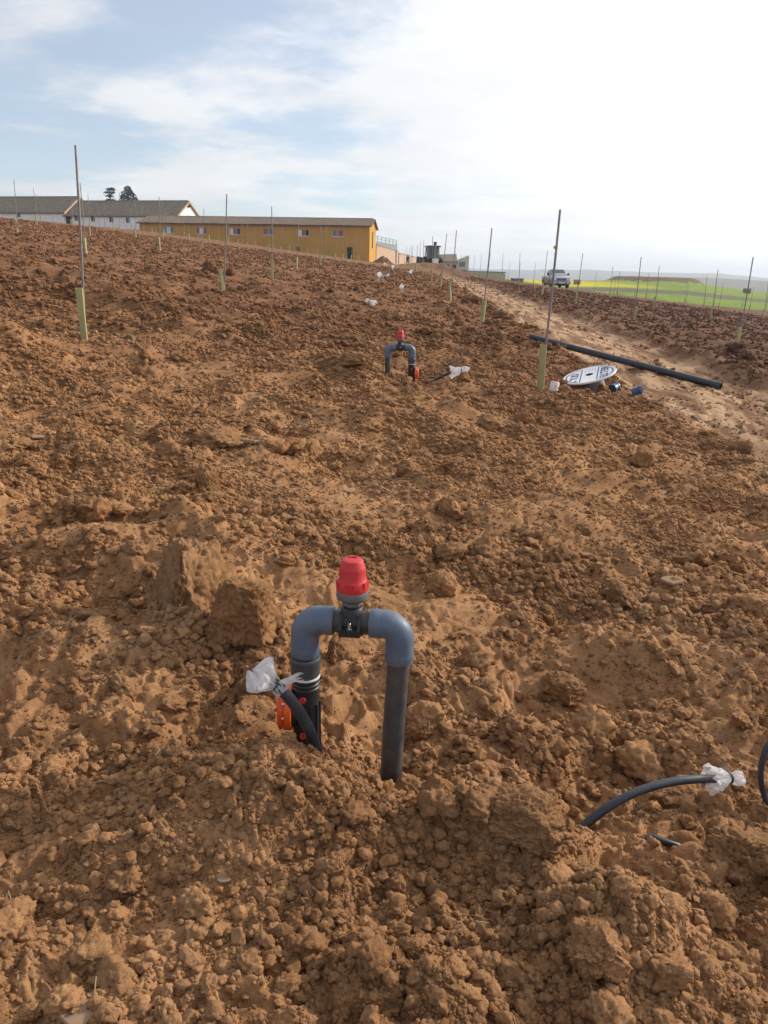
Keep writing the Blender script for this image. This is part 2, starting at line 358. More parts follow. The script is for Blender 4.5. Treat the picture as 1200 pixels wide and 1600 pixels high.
def link(name, me, m, parent=None):
    o = bpy.data.objects.new(name, me); col.objects.link(o)
    if m and not me.materials: me.materials.append(m)
    if parent: o.parent = parent
    return o
def tag(o, label=None, cat=None, group=None, kind=None):
    if label: o['label'] = label
    if cat: o['category'] = cat
    if group: o['group'] = group
    if kind: o['kind'] = kind
    return o
def empty(name, loc, rz=0, label=None, cat=None, group=None):
    o = bpy.data.objects.new(name, None); col.objects.link(o); o.location = loc; o.rotation_euler = (0, 0, rz); o.empty_display_size = .1
    return tag(o, label, cat, group)
KIDS = {}
def copy_tree(o, parent=None):
    c = o.copy(); col.objects.link(c); c.parent = parent
    for ch in [k for k in o.children]: copy_tree(ch, c)
    return c
def rotx(a): return Matrix.Rotation(a, 4, 'X')
def roty(a): return Matrix.Rotation(a, 4, 'Y')
def rotz(a): return Matrix.Rotation(a, 4, 'Z')
TR = Matrix.Translation
def bez(p0, p1, p2, p3, n=24):
    p0, p1, p2, p3 = map(Vector, (p0, p1, p2, p3)); out = []
    for i in range(n + 1):
        t = i / n; out.append(p0 * (1 - t) ** 3 + p1 * 3 * t * (1 - t) ** 2 + p2 * 3 * t * t * (1 - t) + p3 * t ** 3)
    return out

# ------------------------------------------------------------------ the ground: one polar sheet cut into its regions
def build_ground():
    rs = [.30]
    while rs[-1] < 5200:
        r = rs[-1]
        d = max(.0042, min(.00135 * (r * r + 2.25) / 1.5, .0072 * r)) if r < 140 else (.012 * r if r < 330 else .035 * r)
        rs.append(r + d)
    rs = np.array(rs); th = np.concatenate([np.arange(R(-43), R(43), .00186), np.arange(R(43), R(317), R(4))])
    th = th[:-1] if (th[-1] - th[0]) > 2 * math.pi - .001 else th
    nr, nt = len(rs), len(th)
    RR, TT = np.meshgrid(rs, th, indexing='ij'); X = (RR * np.sin(TT)).ravel(); Y = (RR * np.cos(TT)).ravel()
    st = np.gradient(rs)[:, None] * np.ones((1, nt)); dth = np.gradient(th)[None, :] * RR
    Z = height(X, Y, np.maximum(st, np.minimum(dth, 60)).ravel())
    V = np.stack([X, Y, Z], -1).astype(np.float32)
    V = np.concatenate([V, np.array([[0, 0, H(0, 0)]], np.float32)])
    i, j = np.meshgrid(np.arange(nr - 1), np.arange(nt), indexing='ij'); j2 = (j + 1) % nt
    q = np.stack([i * nt + j, (i + 1) * nt + j, (i + 1) * nt + j2, i * nt + j2], -1).reshape(-1, 4)
    q = q[:, ::-1]
    c = V[q].mean(1); cx_, cy_ = c[:, 0].astype(float), c[:, 1].astype(float); cr = np.hypot(cx_, cy_)
    e = edge_dist(cx_, cy_) - 1.2 * perlin(cx_ / 5, cy_ / 5, 51)
    reg = np.zeros(len(q), int)
    reg[(track_mask(cx_, cy_) > .5)] = 1
    gr = (e > -1.5) & (cx_ > 6) & (cr < 420); reg[gr] = 2
    sd_ = (cy_ - 182) + (cx_ - 60) * .10 + 1.5 * perlin(cx_ / 9, cy_ / 9, 52)
    reg[gr & (np.abs(sd_) < 13) & (cx_ > 22)] = 3
    mc = at(1022, 437, 285); mq = np.sqrt(((cx_ - mc.x) / 16.5) ** 2 + ((cy_ - mc.y) / 26) ** 2) + .08 * perlin(cx_ / 3, cy_ / 3, 53)
    reg[mq < .93] = 4
    reg[cr >= 420] = 5
    tri0 = [(nr and (V.shape[0] - 1), jj, (jj + 1) % nt) for jj in range(nt)]
    names = {0: ('ground', SOIL), 1: ('dirt_track', SOIL), 2: ('green_field', GREEN), 3: ('field_road', STRIP), 4: ('earth_mound', MOUND), 5: ('hills', FARM)}
    obs = {}
    for k, (nm, m) in names.items():
        f = q[reg == k]
        used, inv = np.unique(f.ravel(), return_inverse=True); f2 = inv.reshape(-1, 4).astype(np.int32); vv = V[used]
        extra = 0
        me = bpy.data.meshes.new(nm); nv = len(vv); nf = len(f2)
        if k == 0:
            lut = {int(u): a for a, u in enumerate(used[:nt + 4])}
            vv = np.concatenate([vv, V[-1:]]); tr = np.array([(nv, lut[(jj + 1) % nt], lut[jj]) for jj in range(nt)], np.int32)[:, ::1]
            nv += 1; extra = len(tr)
        me.vertices.add(nv); me.vertices.foreach_set('co', vv.ravel())
        li = f2.ravel(); 
        if extra: li = np.concatenate([li, tr.ravel()])
        me.loops.add(len(li)); me.loops.foreach_set('vertex_index', li.astype(np.int32))
        ls = np.arange(nf, dtype=np.int32) * 4
        if extra: ls = np.concatenate([ls, nf * 4 + np.arange(extra, dtype=np.int32) * 3])
        me.polygons.add(len(ls)); me.polygons.foreach_set('loop_start', ls)
        me.polygons.foreach_set('use_smooth', np.ones(len(ls), bool)); me.update(calc_edges=True); me.validate()
        o = link(nm, me, m); tag(o, kind='structure'); obs[nm] = o
    return obs
G = build_ground()
GROUND = G['ground']
tag(GROUND, 'bare brown ploughed soil covering the hillside', 'ground'); tag(G['dirt_track'], 'pale worn dirt track with tyre marks across the ploughed soil', 'track')
tag(G['green_field'], 'bright green crop field with a yellow flowering strip', 'field'); tag(G['field_road'], 'grey strip of road crossing the green field', 'road')
tag(G['earth_mound'], 'low flat-topped brown earth mound on the green field', 'mound'); tag(G['hills'], 'far hazy blue-grey hills on the horizon', 'hills')

# ------------------------------------------------------------------ clods
def clod_mesh(name, seed, sub, planes=7, amp=.07, flat=.8, fine=.03):
    rnd = random.Random(seed); bm = bmesh.new(); bmesh.ops.create_icosphere(bm, subdivisions=sub, radius=1)
    pl = []
    for _ in range(planes):
        a = Vector((rnd.gauss(0, 1), rnd.gauss(0, 1), rnd.gauss(0, 1))).normalized(); pl.append((a, rnd.uniform(.55, .86)))
    off = Vector((rnd.uniform(-50, 50), rnd.uniform(-50, 50), rnd.uniform(-50, 50)))
    sx, sy = rnd.uniform(.85, 1.2), rnd.uniform(.7, 1.0)
    for v in bm.verts:
        p = v.co.copy()
        for a, d in pl:
            t = p.dot(a) - d
            if t > 0: p -= a * t * .92
        u = v.co
        k = amp * 2 * mnoise.noise(u * 1.6 + off) + amp * 1.5 * mnoise.noise(u * 3.3 + off) + fine * 1.5 * mnoise.noise(u * 6.5 + off) \
            + fine * (.5 - abs(mnoise.noise(u * 11 + off)) * 2) + (fine * .8 * mnoise.noise(u * 21 + off) if sub > 3 else 0) + (fine * .6 * mnoise.noise(u * 38 + off) if sub > 4 else 0) + (fine * .35 * mnoise.noise(u * 75 + off) if sub > 5 else 0)
        p *= 1 + k
        v.co = Vector((p.x * sx, p.y * sy, p.z * flat))
    me = bpy.data.meshes.new(name); bm.to_mesh(me); bm.free()
    me.polygons.foreach_set('use_smooth', [True] * len(me.polygons)); me.materials.append(SOIL); return me
crumbs = [clod_mesh('crumb', 100 + i, 3, 5, .17, .85, .13) for i in range(12)]
clods = [clod_mesh('clod', 200 + i, 4, 7, .14, .8, .16) for i in range(12)]
def set_clod(o, x, y, size, sink=.35, rot=None, flat=1.0):
    o.location = (x, y, H(x, y) + size * (.78 * flat * (1 - 2 * sink)) * .5)
    o.rotation_euler = rot or (random.uniform(-.5, .5), random.uniform(-.5, .5), random.uniform(0, 6.28)); o.scale = (size / 2, size / 2, size / 2 * flat)
# those that stand out in the photograph: pixel of the foot, width in px, tallness
HERO = [(320, 785, 46, 1.2, 33), (338, 708, 80, .55, 34), (1168, 995, 58, .75, 35), (908, 862, 36, .9, 36),
        (640, 1262, 66, .8, 37), (682, 1285, 62, .95, 38), (822, 1362, 160, .55, 39), (1178, 1385, 110, 1.0, 40), (668, 1195, 72, .85, 41), (938, 1560, 92, .9, 42),
        (690, 940, 48, 1.2, 43), (530, 1045, 66, 1.1, 44), (455, 1275, 40, 1.0, 45), (935, 1180, 60, .8, 46), (880, 1105, 70, .8, 47), (822, 668, 30, 1.1, 48), (675, 880, 34, 1.2, 49),
        (20, 1225, 52, .8, 50), (1060, 1285, 60, .5, 51), (360, 1170, 40, .8, 52), (135, 1020, 60, .7, 53), (560, 588, 60, .5, 55), (25, 712, 42, .6, 56), (405, 1065, 45, .9, 57), (228, 505, 40, .7, 58), (700, 1560, 60, .8, 59), (520, 1405, 44, .8, 60)]
keep = []
for (px, py, wpx, tall, sd0) in HERO:
    p = ground_hit(px, py); depth = (Vector((p.x, p.y, p.z)) - Vector((0, 0, HC))).dot(fwd); s = wpx / F * depth
    me = clod_mesh('large_clod', sd0, 6 if wpx > 90 else 5, 8, .10, .9, .085)
    o = link('soil_clod', me, None, GROUND); set_clod(o, p.x, p.y + s * .3, s * 1.06, .30, (random.uniform(-.15, .15), random.uniform(-.15, .15), random.uniform(0, 6)), tall)
    keep.append((p.x, p.y, s))
def block_clod(seed, planes, amp=.10, fine=.09, sub=6):
    """a big clod broken along given faces: planes = [(normal, distance)]"""
    bm = bmesh.new(); bmesh.ops.create_icosphere(bm, subdivisions=sub, radius=1.75); off = Vector((seed * 7.3, seed * 3.9, seed * 1.3))
    pl = [(Vector(n).normalized(), d) for n, d in planes]
    for v in bm.verts:
        u = v.co.normalized(); p = v.co.copy()
        for _ in range(3):
            for a, d in pl:
                t = p.dot(a) - d
                if t > 0: p -= a * t * .80
        k = amp * 2.2 * mnoise.noise(p * 1.8 + off) + amp * 1.6 * (.35 - abs(mnoise.noise(p * 3.3 + off))) + fine * 1.3 * mnoise.noise(p * 7 + off) + fine * 1.5 * (.3 - abs(mnoise.noise(p * 12 + off))) + fine * .5 * mnoise.noise(p * 30 + off) + fine * .4 * mnoise.noise(p * 60 + off)
        v.co = p + u * k
    me = bpy.data.meshes.new('large_clod'); bm.to_mesh(me); bm.free(); me.polygons.foreach_set('use_smooth', [True] * len(me.polygons)); me.materials.append(SOIL); return me
def put_block(px, py, y, wpx, hpx, me, rz=0.0, dy=1.0):
    p = at(px, py, y); depth = (p - Vector((0, 0, HC))).dot(fwd); w = wpx / F * depth / 2; h = hpx / F * depth / 2
    o = link('soil_clod', me, None, GROUND); o.location = (p.x, y + w * .4, p.z); o.scale = (w, w * dy, h); o.rotation_euler = (0, 0, rz)
put_block(291, 918, 2.62, 88, 122, block_clod(3, [((.80, -.50, .42), .62), ((-.85, -.42, .40), .66), ((0, 1, .3), .9), ((.1, -.9, .15), .95), ((.1, .1, 1), .98), ((0, 0, -1), .9)]), .1, 1.2)
put_block(374, 958, 2.46, 88, 96, block_clod(5, [((.05, -1, .12), .80), ((1, -.15, .22), .86), ((-1, -.2, .30), .88), ((.1, .15, 1), .84), ((-.6, .0, .8), .98), ((.6, .2, .75), 1.02), ((0, 1, .1), .9), ((0, 0, -1), .9)]), -.12, .9)
def scatter_ok(x, y): return float(track_mask(np.array([x]), np.array([y]))[0]) < .3 and edge_dist(x, y) < -3
nclod = 0
while nclod < 255:
    r = 1.15 * math.exp(random.random() ** 1.15 * math.log(26 / 1.15)); a = random.uniform(-.62, .62) if r < 4 else random.uniform(-.52, .52); x, y = r * math.sin(a), r * math.cos(a)
    if not scatter_ok(x, y): continue
    pm = float(patch_mask(np.array([x]), np.array([y]))[0])
    if random.random() < pm * .8: continue
    if math.hypot(x + .12, y - 1.92) < .3: continue
    size = .036 * (1 + .16 * r) * min(random.random() ** (-.5), 2.1 if r < 2.2 else 3.3)
    o = link('soil_clod', random.choice(clods), None, GROUND); set_clod(o, x, y, size, .36, None, random.uniform(.7, 1.05)); nclod += 1

# crumbs and small clods nobody could count: points carrying instances of a few lumps
crumb_col = bpy.data.collections.new('crumb_shapes')
for i, me in enumerate(crumbs): crumb_col.objects.link(bpy.data.objects.new('crumb_shape', me))
def instancer(name, P, S, ROT, coll, parent):
    me = bpy.data.meshes.new(name); me.vertices.add(len(P)); me.vertices.foreach_set('co', P.astype(np.float32).ravel())
    a = me.attributes.new('size', 'FLOAT_VECTOR', 'POINT'); a.data.foreach_set('vector', S.astype(np.float32).ravel())
    a = me.attributes.new('turn', 'FLOAT_VECTOR', 'POINT'); a.data.foreach_set('vector', ROT.astype(np.float32).ravel()); me.update()
    o = link(name, me, None, parent); ng = bpy.data.node_groups.new(name, 'GeometryNodeTree')
    ng.interface.new_socket('Geometry', in_out='INPUT', socket_type='NodeSocketGeometry'); ng.interface.new_socket('Geometry', in_out='OUTPUT', socket_type='NodeSocketGeometry')
    N = ng.nodes; L = ng.links; gi = N.new('NodeGroupInput'); go = N.new('NodeGroupOutput'); ip = N.new('GeometryNodeInstanceOnPoints'); ci = N.new('GeometryNodeCollectionInfo')
    ci.inputs['Collection'].default_value = coll; ci.inputs['Separate Children'].default_value = True; ci.inputs['Reset Children'].default_value = True
    def named(nm):
        q = N.new('GeometryNodeInputNamedAttribute'); q.data_type = 'FLOAT_VECTOR'; q.inputs['Name'].default_value = nm; return q.outputs['Attribute']
    m2p = N.new('GeometryNodeMeshToPoints'); L.new(gi.outputs[0], m2p.inputs['Mesh'])
    L.new(m2p.outputs[0], ip.inputs['Points']); L.new(ci.outputs[0], ip.inputs['Instance']); ip.inputs['Pick Instance'].default_value = True
    L.new(named('size'), ip.inputs['Scale']); e2r = N.new('FunctionNodeEulerToRotation'); L.new(named('turn'), e2r.inputs[0]); L.new(e2r.outputs[0], ip.inputs['Rotation'])
    L.new(ip.outputs[0], go.inputs[0]); md = o.modifiers.new('scatter', 'NODES'); md.node_group = ng
    return tag(o, kind='stuff')
def make_crumbs(N=380000):
    u = rng.random(N); r = np.exp(np.log(.95) + u * (np.log(60) - np.log(.95))); a = rng.uniform(-.72, .72, N); a = np.where(r > 4, a * .8, a)
    r = np.concatenate([r, np.exp(rng.uniform(np.log(3.2), np.log(15), N * 3 // 4))]); a = np.concatenate([a, rng.uniform(-.56, .56, N * 3 // 4)]); N = len(r)
    x = r * np.sin(a); y = r * np.cos(a)
    dens = .16 + 1.1 * sstep(-.25, .45, perlin(x * 1.1, y * 1.1, 61) + .7 * perlin(x * 3.7, y * 3.7, 62))
    keep_ = rng.random(N) < np.clip(dens * (1 - .7 * patch_mask(x, y)) * (1 - .94 * track_mask(x, y)), 0, 1)
    keep_ &= edge_dist(x, y) < -2
    x, y, r = x[keep_], y[keep_], r[keep_]
    n = len(x)
    smin = np.where(r < 8, np.maximum(.0046, .0017 * r + .0008), .0144 + .0014 * (r - 8)); s = smin * np.minimum(rng.random(n) ** np.where(r < 4, -.46, -.38), np.where(r < 4, 8.0, 5.0))
    s = np.minimum(s, .13)
    # a spill of small lumps on the far bank of the hollow, and under the block
    for (px, py, sx, sy, cnt) in ((.62, 2.25, .22, .16, 420), (.40, 2.05, .15, .12, 200), (-.62, 2.45, .16, .08, 110), (.20, 1.85, .10, .08, 90), (-.62, 2.55, .14, .05, 90), (-.44, 2.36, .12, .04, 90)):
        x = np.concatenate([x, rng.normal(px, sx, cnt)]); y = np.concatenate([y, rng.normal(py, sy, cnt)]); s = np.concatenate([s, .016 * np.minimum(rng.random(cnt) ** (-.5), 3.2)])
    n = len(x)
    z = height(x, y); S = np.stack([s, s, s * rng.uniform(.65, 1.0, n)], -1) / 2
    S *= 1.05
    P = np.stack([x, y, z + s * .12], -1); ROT = np.stack([rng.uniform(-.6, .6, n), rng.uniform(-.6, .6, n), rng.uniform(0, 6.28, n)], -1)
    return instancer('soil_crumbs', P, S, ROT, crumb_col, GROUND)
make_crumbs()
# bits of straw
STRAW = mat('straw', (.34, .25, .14), .8, var=.25, vscale=3)
def straw():
    mb = MB()
    for k in range(110):
        r = .95 * math.exp(random.random() * math.log(12)); a = random.uniform(-.6, .6); x, y = r * math.sin(a), r * math.cos(a); L = random.uniform(.012, .04) * (1 + .05 * r); th = random.uniform(0, 6.28)
        z = H(x, y) + .008 + .004 * random.random(); dz = random.uniform(-.1, .25) * L; d = Vector((math.cos(th) * L, math.sin(th) * L, dz))
        mb.tube([(x, y, z), Vector((x, y, z)) + d * .5 + Vector((0, 0, .002)), Vector((x, y, z)) + d], .0011 * (1 + .12 * r), 4)
    tag(mb.build('straw', STRAW, GROUND), kind='stuff')
straw()
# flat pale slabs of dried mud
SLAB = mat('dry_mud_slab', (.29, .185, .115), .9, vscale=14, c2=(.42, .29, .19), bump=.5, bscale=40, spec=.1)
def slabs():
    shapes = []
    for i in range(5):
        rnd = random.Random(900 + i); n = 9; mb = MB(); ring = [(math.cos(2 * math.pi * k / n) * rnd.uniform(.6, 1), math.sin(2 * math.pi * k / n) * rnd.uniform(.6, 1)) for k in range(n)]
        v = [(x, y, 0) for x, y in ring] + [(x * 1.02, y * 1.02, .16) for x, y in ring] + [(x * .93, y * .93, .22 + .03 * rnd.random()) for x, y in ring]
        f = [(k, (k + 1) % n, n + (k + 1) % n, n + k) for k in range(n)] + [(n + k, n + (k + 1) % n, 2 * n + (k + 1) % n, 2 * n + k) for k in range(n)] + [tuple(range(2 * n, 3 * n))]
        mb.add(v, f); me = mb.mesh('mud_slab', 25); me.materials.append(SLAB); shapes.append(me)
    spots = [(125, 1575, 75), (395, 716, 50), (1045, 945, 46), (1030, 775, 26), (545, 770, 20), (600, 640, 26), (232, 500, 22), (890, 905, 18), (840, 1180, 24), (700, 700, 18), (480, 800, 20), (430, 770, 18), (60, 700, 24), (770, 1240, 34), (350, 1390, 32), (880, 650, 16), (310, 655, 22), (280, 620, 20), (460, 520, 16), (395, 495, 20), (540, 560, 16), (20, 900, 40), (1080, 720, 22), (960, 690, 16)]
    for (px, py, w) in spots:
        p = ground_hit(px, py); depth = (p - Vector((0, 0, HC))).dot(fwd); s = w / F * depth / 2
        o = link('mud_slab', random.choice(shapes), None, GROUND); o.location = (p.x, p.y, H(p.x, p.y) + s * .05); o.scale = (s, s * random.uniform(.7, 1), s * .8); o.rotation_euler = (random.uniform(-.1, .22), random.uniform(-.2, .2), random.uniform(0, 6))
slabs()

# ------------------------------------------------------------------ materials of things
PVC = mat('grey_blue_pvc', (.085, .125, .185), .38, var=.06, vscale=30, bump=.05, bscale=150, dust=.28)
PIPE = mat('dark_grey_pvc', (.040, .046, .056), .42, var=.12, vscale=25, bump=.06, bscale=90, dust=.32)
BLACK = mat('black_plastic', (.016, .017, .019), .5, var=.2, vscale=20)
RIBG = mat('charcoal_plastic', (.060, .065, .074), .45, var=.15, vscale=30)
HOSE = mat('black_hose', (.020, .029, .043), .30, var=.25, vscale=12, dust=.12)
RED = mat('red_plastic', (.52, .020, .026), .45, var=.08, vscale=20, bump=.04, bscale=120, dust=.2)
ORANGE = mat('orange_plastic', (.78, .115, .012), .4, var=.06, vscale=20)
REDO = mat('red_orange_plastic', (.70, .075, .012), .4, var=.06, vscale=20)
GREYP = mat('grey_plastic', (.125, .13, .14), .5, var=.08, vscale=25)
STEEL = mat('zinc_steel', (.55, .55, .55), .3, 1.0, var=.1, vscale=30)
WHITEP = mat('white_plastic', (.72, .72, .72), .45, var=.04)
GALV = mat('galvanised_stake', (.15, .13, .125), .5, .35, var=.35, vscale=5, c2=(.30, .27, .26), bump=.1, bscale=60)
GUARD = mat('pale_green_guard', (.45, .45, .20), .5, vscale=6, c2=(.56, .55, .30), trans=.3, objvar=.12)
YELLOW = mat('yellow_tape', (.75, .45, .05), .6)
def film_material():
    m = bpy.data.materials.new('plastic_film'); n, l = nodes(m); b = n['Principled BSDF']
    b.inputs['Base Color'].default_value = (.86, .87, .89, 1); b.inputs['Roughness'].default_value = .22; b.inputs['Specular IOR Level'].default_value = .6
    t = n.new('ShaderNodeBsdfTranslucent'); t.inputs['Color'].default_value = (.85, .86, .9, 1); tp = n.new('ShaderNodeBsdfTransparent')
    m1 = n.new('ShaderNodeMixShader'); m1.inputs[0].default_value = .45; l.new(b.outputs[0], m1.inputs[1]); l.new(t.outputs[0], m1.inputs[2])
    tcn = n.new('ShaderNodeTexCoord'); nz = n.new('ShaderNodeTexNoise'); nz.inputs['Scale'].default_value = 30; nz.inputs['Detail'].default_value = 4; l.new(tcn.outputs['Object'], nz.inputs[0])
    mr_ = n.new('ShaderNodeMapRange'); l.new(nz.outputs['Fac'], mr_.inputs[0]); mr_.inputs[1].default_value = .3; mr_.inputs[2].default_value = .7; mr_.inputs[3].default_value = .18; mr_.inputs[4].default_value = .55
    m2 = n.new('ShaderNodeMixShader'); l.new(mr_.outputs[0], m2.inputs[0]); l.new(m1.outputs[0], m2.inputs[1]); l.new(tp.outputs[0], m2.inputs[2]); l.new(m2.outputs[0], n['Material Output'].inputs['Surface'])
    nb = n.new('ShaderNodeTexNoise'); nb.inputs['Scale'].default_value = 55; nb.inputs['Detail'].default_value = 3; nb.inputs['Distortion'].default_value = 1.5; l.new(tcn.outputs['Object'], nb.inputs[0])
    bp = n.new('ShaderNodeBump'); bp.inputs['Strength'].default_value = .8; bp.inputs['Distance'].default_value = .01; l.new(nb.outputs['Fac'], bp.inputs['Height']); l.new(bp.outputs[0], b.inputs['Normal'])
    return m
FILM = film_material()

# ------------------------------------------------------------------ irrigation risers
def make_riser(name, loc, rz, side, lean, label, zl, zr):
    """U of pipe; side = -1: valve under the left elbow, +1: under the right one. zl / zr: how deep the legs go"""
    root = empty(name, loc, rz, label, 'irrigation riser')
    hw = .1325; AX = .586; rp, re = .0315, .0395
    xs = {-1: -hw, 1: hw}
    def elbow(sx):
        x = xs[sx]; c = .044; path = [(x - sx * .083, 0, AX), (x - sx * .060, 0, AX)]
        path += [(x - sx * c + sx * c * math.sin(t), 0, AX - c + c * math.cos(t)) for t in np.linspace(0, math.pi / 2, 12)][0:]
        path += [(x, 0, AX - .075), (x, 0, AX - .108)]
        mb = MB(); mb.tube(path, re, 36, True)
        e = mb.build('elbow', PVC, root, 40)
        for (p, ax) in (((x - sx * .080, 0, AX), Vector((sx, 0, 0))), ((x, 0, AX - .105), Vector((0, 0, 1)))):
            M = TR(p) @ ax.to_track_quat('Z', 'Y').to_matrix().to_4x4()
            MB().lathe([(re + .0002, .0), (re + .0007, .001), (re + .0007, .022), (re + .0001, .026)], 36, M, False, False).build('socket_rim', PVC, e, 30)
        return e
    elbow(-1); elbow(1)
    MB().tube([(-hw + .06, 0, AX), (hw - .06, 0, AX)], rp, 32).build('crossbar', PIPE, root)
    # plain leg, slightly leaning
    px = xs[-side]
    MB().tube([(px, 0, AX - .085), (px + lean * .5, .004, .25), (px + lean, .008, zr)], rp, 32).build('leg', PIPE, root)
    # saddle clamp round the crossbar
    s = MB(); s.tube([(-.028, 0, AX), (-.0285, 0, AX), (.0285, 0, AX), (.028, 0, AX)], [.030, .0385, .0385, .030], 32)
    s.lathe([(.0375, AX - .02), (.0365, AX + .005), (.0335, AX + .028), (.0300, AX + .042), (.0265, AX + .047)], 32)
    sad = s.build('saddle_clamp', BLACK, root, 35)
    for yy in (-1, 1):
        lo, hi = sorted((yy * .030, yy * .060)); up_ = MB(); up_.box(-.0295, .0295, lo, hi, AX - .007, AX + .001)
        for gx in (-.0255, .0255): up_.add([(gx - .004, yy * .03, AX + .001), (gx + .004, yy * .03, AX + .001), (gx + .004, yy * .058, AX + .001), (gx - .004, yy * .058, AX + .001), (gx - .004, yy * .03, AX + .032), (gx + .004, yy * .03, AX + .032)], [(0, 1, 5, 4), (2, 3, 4, 5), (1, 2, 5), (0, 4, 3), (0, 3, 2, 1)])
        up_.build('clamp_flange', BLACK, sad, 30)
        lo2, hi2 = sorted((yy * .026, yy * .057)); MB().box(-.0295, .0295, lo2, hi2, AX - .020, AX - .0085).build('lower_flange', BLACK, sad, 30)
        b = MB(); Mb = TR((0, yy * .0475, AX + .001)); b.lathe([(.0088, 0), (.0088, .002), (.0062, .0022)], 20, Mb); b.lathe([(.0064, .002), (.0064, .0095), (.005, .0102)], 6, Mb); b.lathe([(.0036, .0095), (.0036, .016), (.0028, .017)], 12, Mb)
        b.build('bolt', STEEL, sad, 30)
    # air valve with its red cap
    av = MB(); z0 = AX + .047
    av.lathe([(.024, z0 - .002), (.024, z0 + .006)], 32); av.build('rubber_seal', BLACK, root)
    nk = MB(); nk.lathe([(.027, z0 + .006), (.0285, z0 + .008), (.0285, z0 + .016), (.026, z0 + .018)], 6, rotz(.3)); nk.build('hex_neck', GREYP, root, 30)
    cup = MB(); cup.lathe([(.026, z0 + .017), (.034, z0 + .021), (.0425, z0 + .029), (.0435, z0 + .031), (.0435, z0 + .050), (.0425, z0 + .0515)], 40); cup.build('valve_cup', GREYP, root, 35)
    cp = MB(); zz = z0 + .050
    cp.lathe([(.0432, zz), (.0440, zz + .003), (.0436, zz + .011), (.0420, zz + .022), (.0385, zz + .030), (.0362, zz + .033), (.0360, zz + .060), (.0354, zz + .064), (.0342, zz + .067), (.0284, zz + .0845), (.0274, zz + .0865), (.0264, zz + .0870)], 48)
    cap = cp.build('red_cap', RED, root, 40)
    lg = MB()
    for k in range(5):
        a = k * 2 * math.pi / 5 + .95; M = rotz(a); lg.box(.033, .0436, -.013, .013, zz + .010, zz + .0285, M)
    lg.build('grip_lug', RED, cap, 30)
    nt = MB()
    for k in range(3): nt.box(-.004, .004, .015, .0235, zz + .0865, zz + .0900, rotz(k * .45 - .45))
    nt.build('cap_notch', RED, cap, 30)
    # valve side
    vx = xs[side]; V0 = TR((vx, 0, 0))
    MB().tube([(vx, 0, AX - .085), (vx, 0, .44)], rp + .001, 32).build('pipe_stub', PIPE, root)
    MB().lathe([(.0335, .470), (.0400, .472), (.0425, .468), (.0430, .460), (.0412, .455), (.0412, .418), (.0385, .414)], 40, V0).build('union_collar', RIBG, root, 30)
    MB().lathe([(.036, .4075), (.0415, .4085), (.0415, .4120), (.036, .4140)], 40, V0).build('white_ring', WHITEP, root, 30)
    body = MB(); prof = [(.0370, .4085)]
    for k in range(3): zt = .404 - k * .013; prof += [(.0395, zt), (.0395, zt - .005), (.0368, zt - .007), (.0368, zt - .010)]
    prof += [(.0365, .362), (.0375, .335), (.0385, .30), (.0385, .22), (.037, .13), (.034, zl)]
    body.lathe(prof, 40, V0)
    bd = body.build('valve_body', BLACK, root, 28)
    # bowl to one side, closed by the bolted orange cover
    s_ = side; DZ = .312; M = V0 @ TR((0, -.004, DZ)) @ Vector((s_, -.12, 0)).to_track_quat('Z', 'Y').to_matrix().to_4x4()
    MB().lathe([(.030, .0), (.034, .02), (.048, .026), (.055, .028), (.055, .036), (.052, .037), (.052, .040)], 40, M).build('valve_bowl', BLACK, root, 30)
    MB().lathe([(.052, .036), (.0650, .037), (.0665, .039), (.0665, .055), (.0650, .0565), (.061, .057)], 44, M).build('orange_flange', ORANGE, root, 30)
    cov = MB().lathe([(.056, .0575), (.0635, .058), (.0645, .060), (.0645, .071), (.061, .075), (.035, .079), (.02, .080)], 44, M).build('orange_cover', REDO, root, 30)
    for k in range(10):
        a = 2 * math.pi * k / 10; MB().lathe([(.0036, .0562), (.0036, .0605), (.0028, .062)], 8, M @ TR((math.cos(a) * .0650, math.sin(a) * .0650, 0))).build('bolt', STEEL, cov, 30)
    for (zk, xo) in ((.352, .012), (.238, .012)):
        Mk = V0 @ TR((xo * -s_ * .1 - .002, -.036, zk)) @ Vector((.1, -1, .35)).to_track_quat('Z', 'Y').to_matrix().to_4x4()
        kn = MB().lathe([(.0085, -.01), (.0085, .008), (.0080, .010)], 20, Mk).build('valve_port', BLACK, bd, 30)
        MB().lathe([(.0078, .008), (.0092, .009), (.0092, .0155), (.0060, .0165), (.0050, .0125)], 20, Mk).build('red_plug', RED, root, 30)
    rb = MB()
    for k in range(3): rb.box(.02, .0425, -.003, .003, .15, .33, V0 @ rotz(-s_ * .2 - 1.2 + k * .55))
    rb.build('rib', BLACK, bd, 30)
    return root
make_riser('irrigation_riser', (-.118 + .036, 1.93, -.008), R(-6), -1, -.022, 'U-shaped grey pipe riser with red air valve cap, standing behind a bagged hose end', -.05, -.15)
rp2 = at(624, 590, 8.55)
make_riser('irrigation_riser', (rp2.x, 8.55, rp2.z - .26), R(4), 1, .01, 'U-shaped pipe riser with red cap, its orange valve facing a hollow with a clear-bagged hose', -.15, .0)

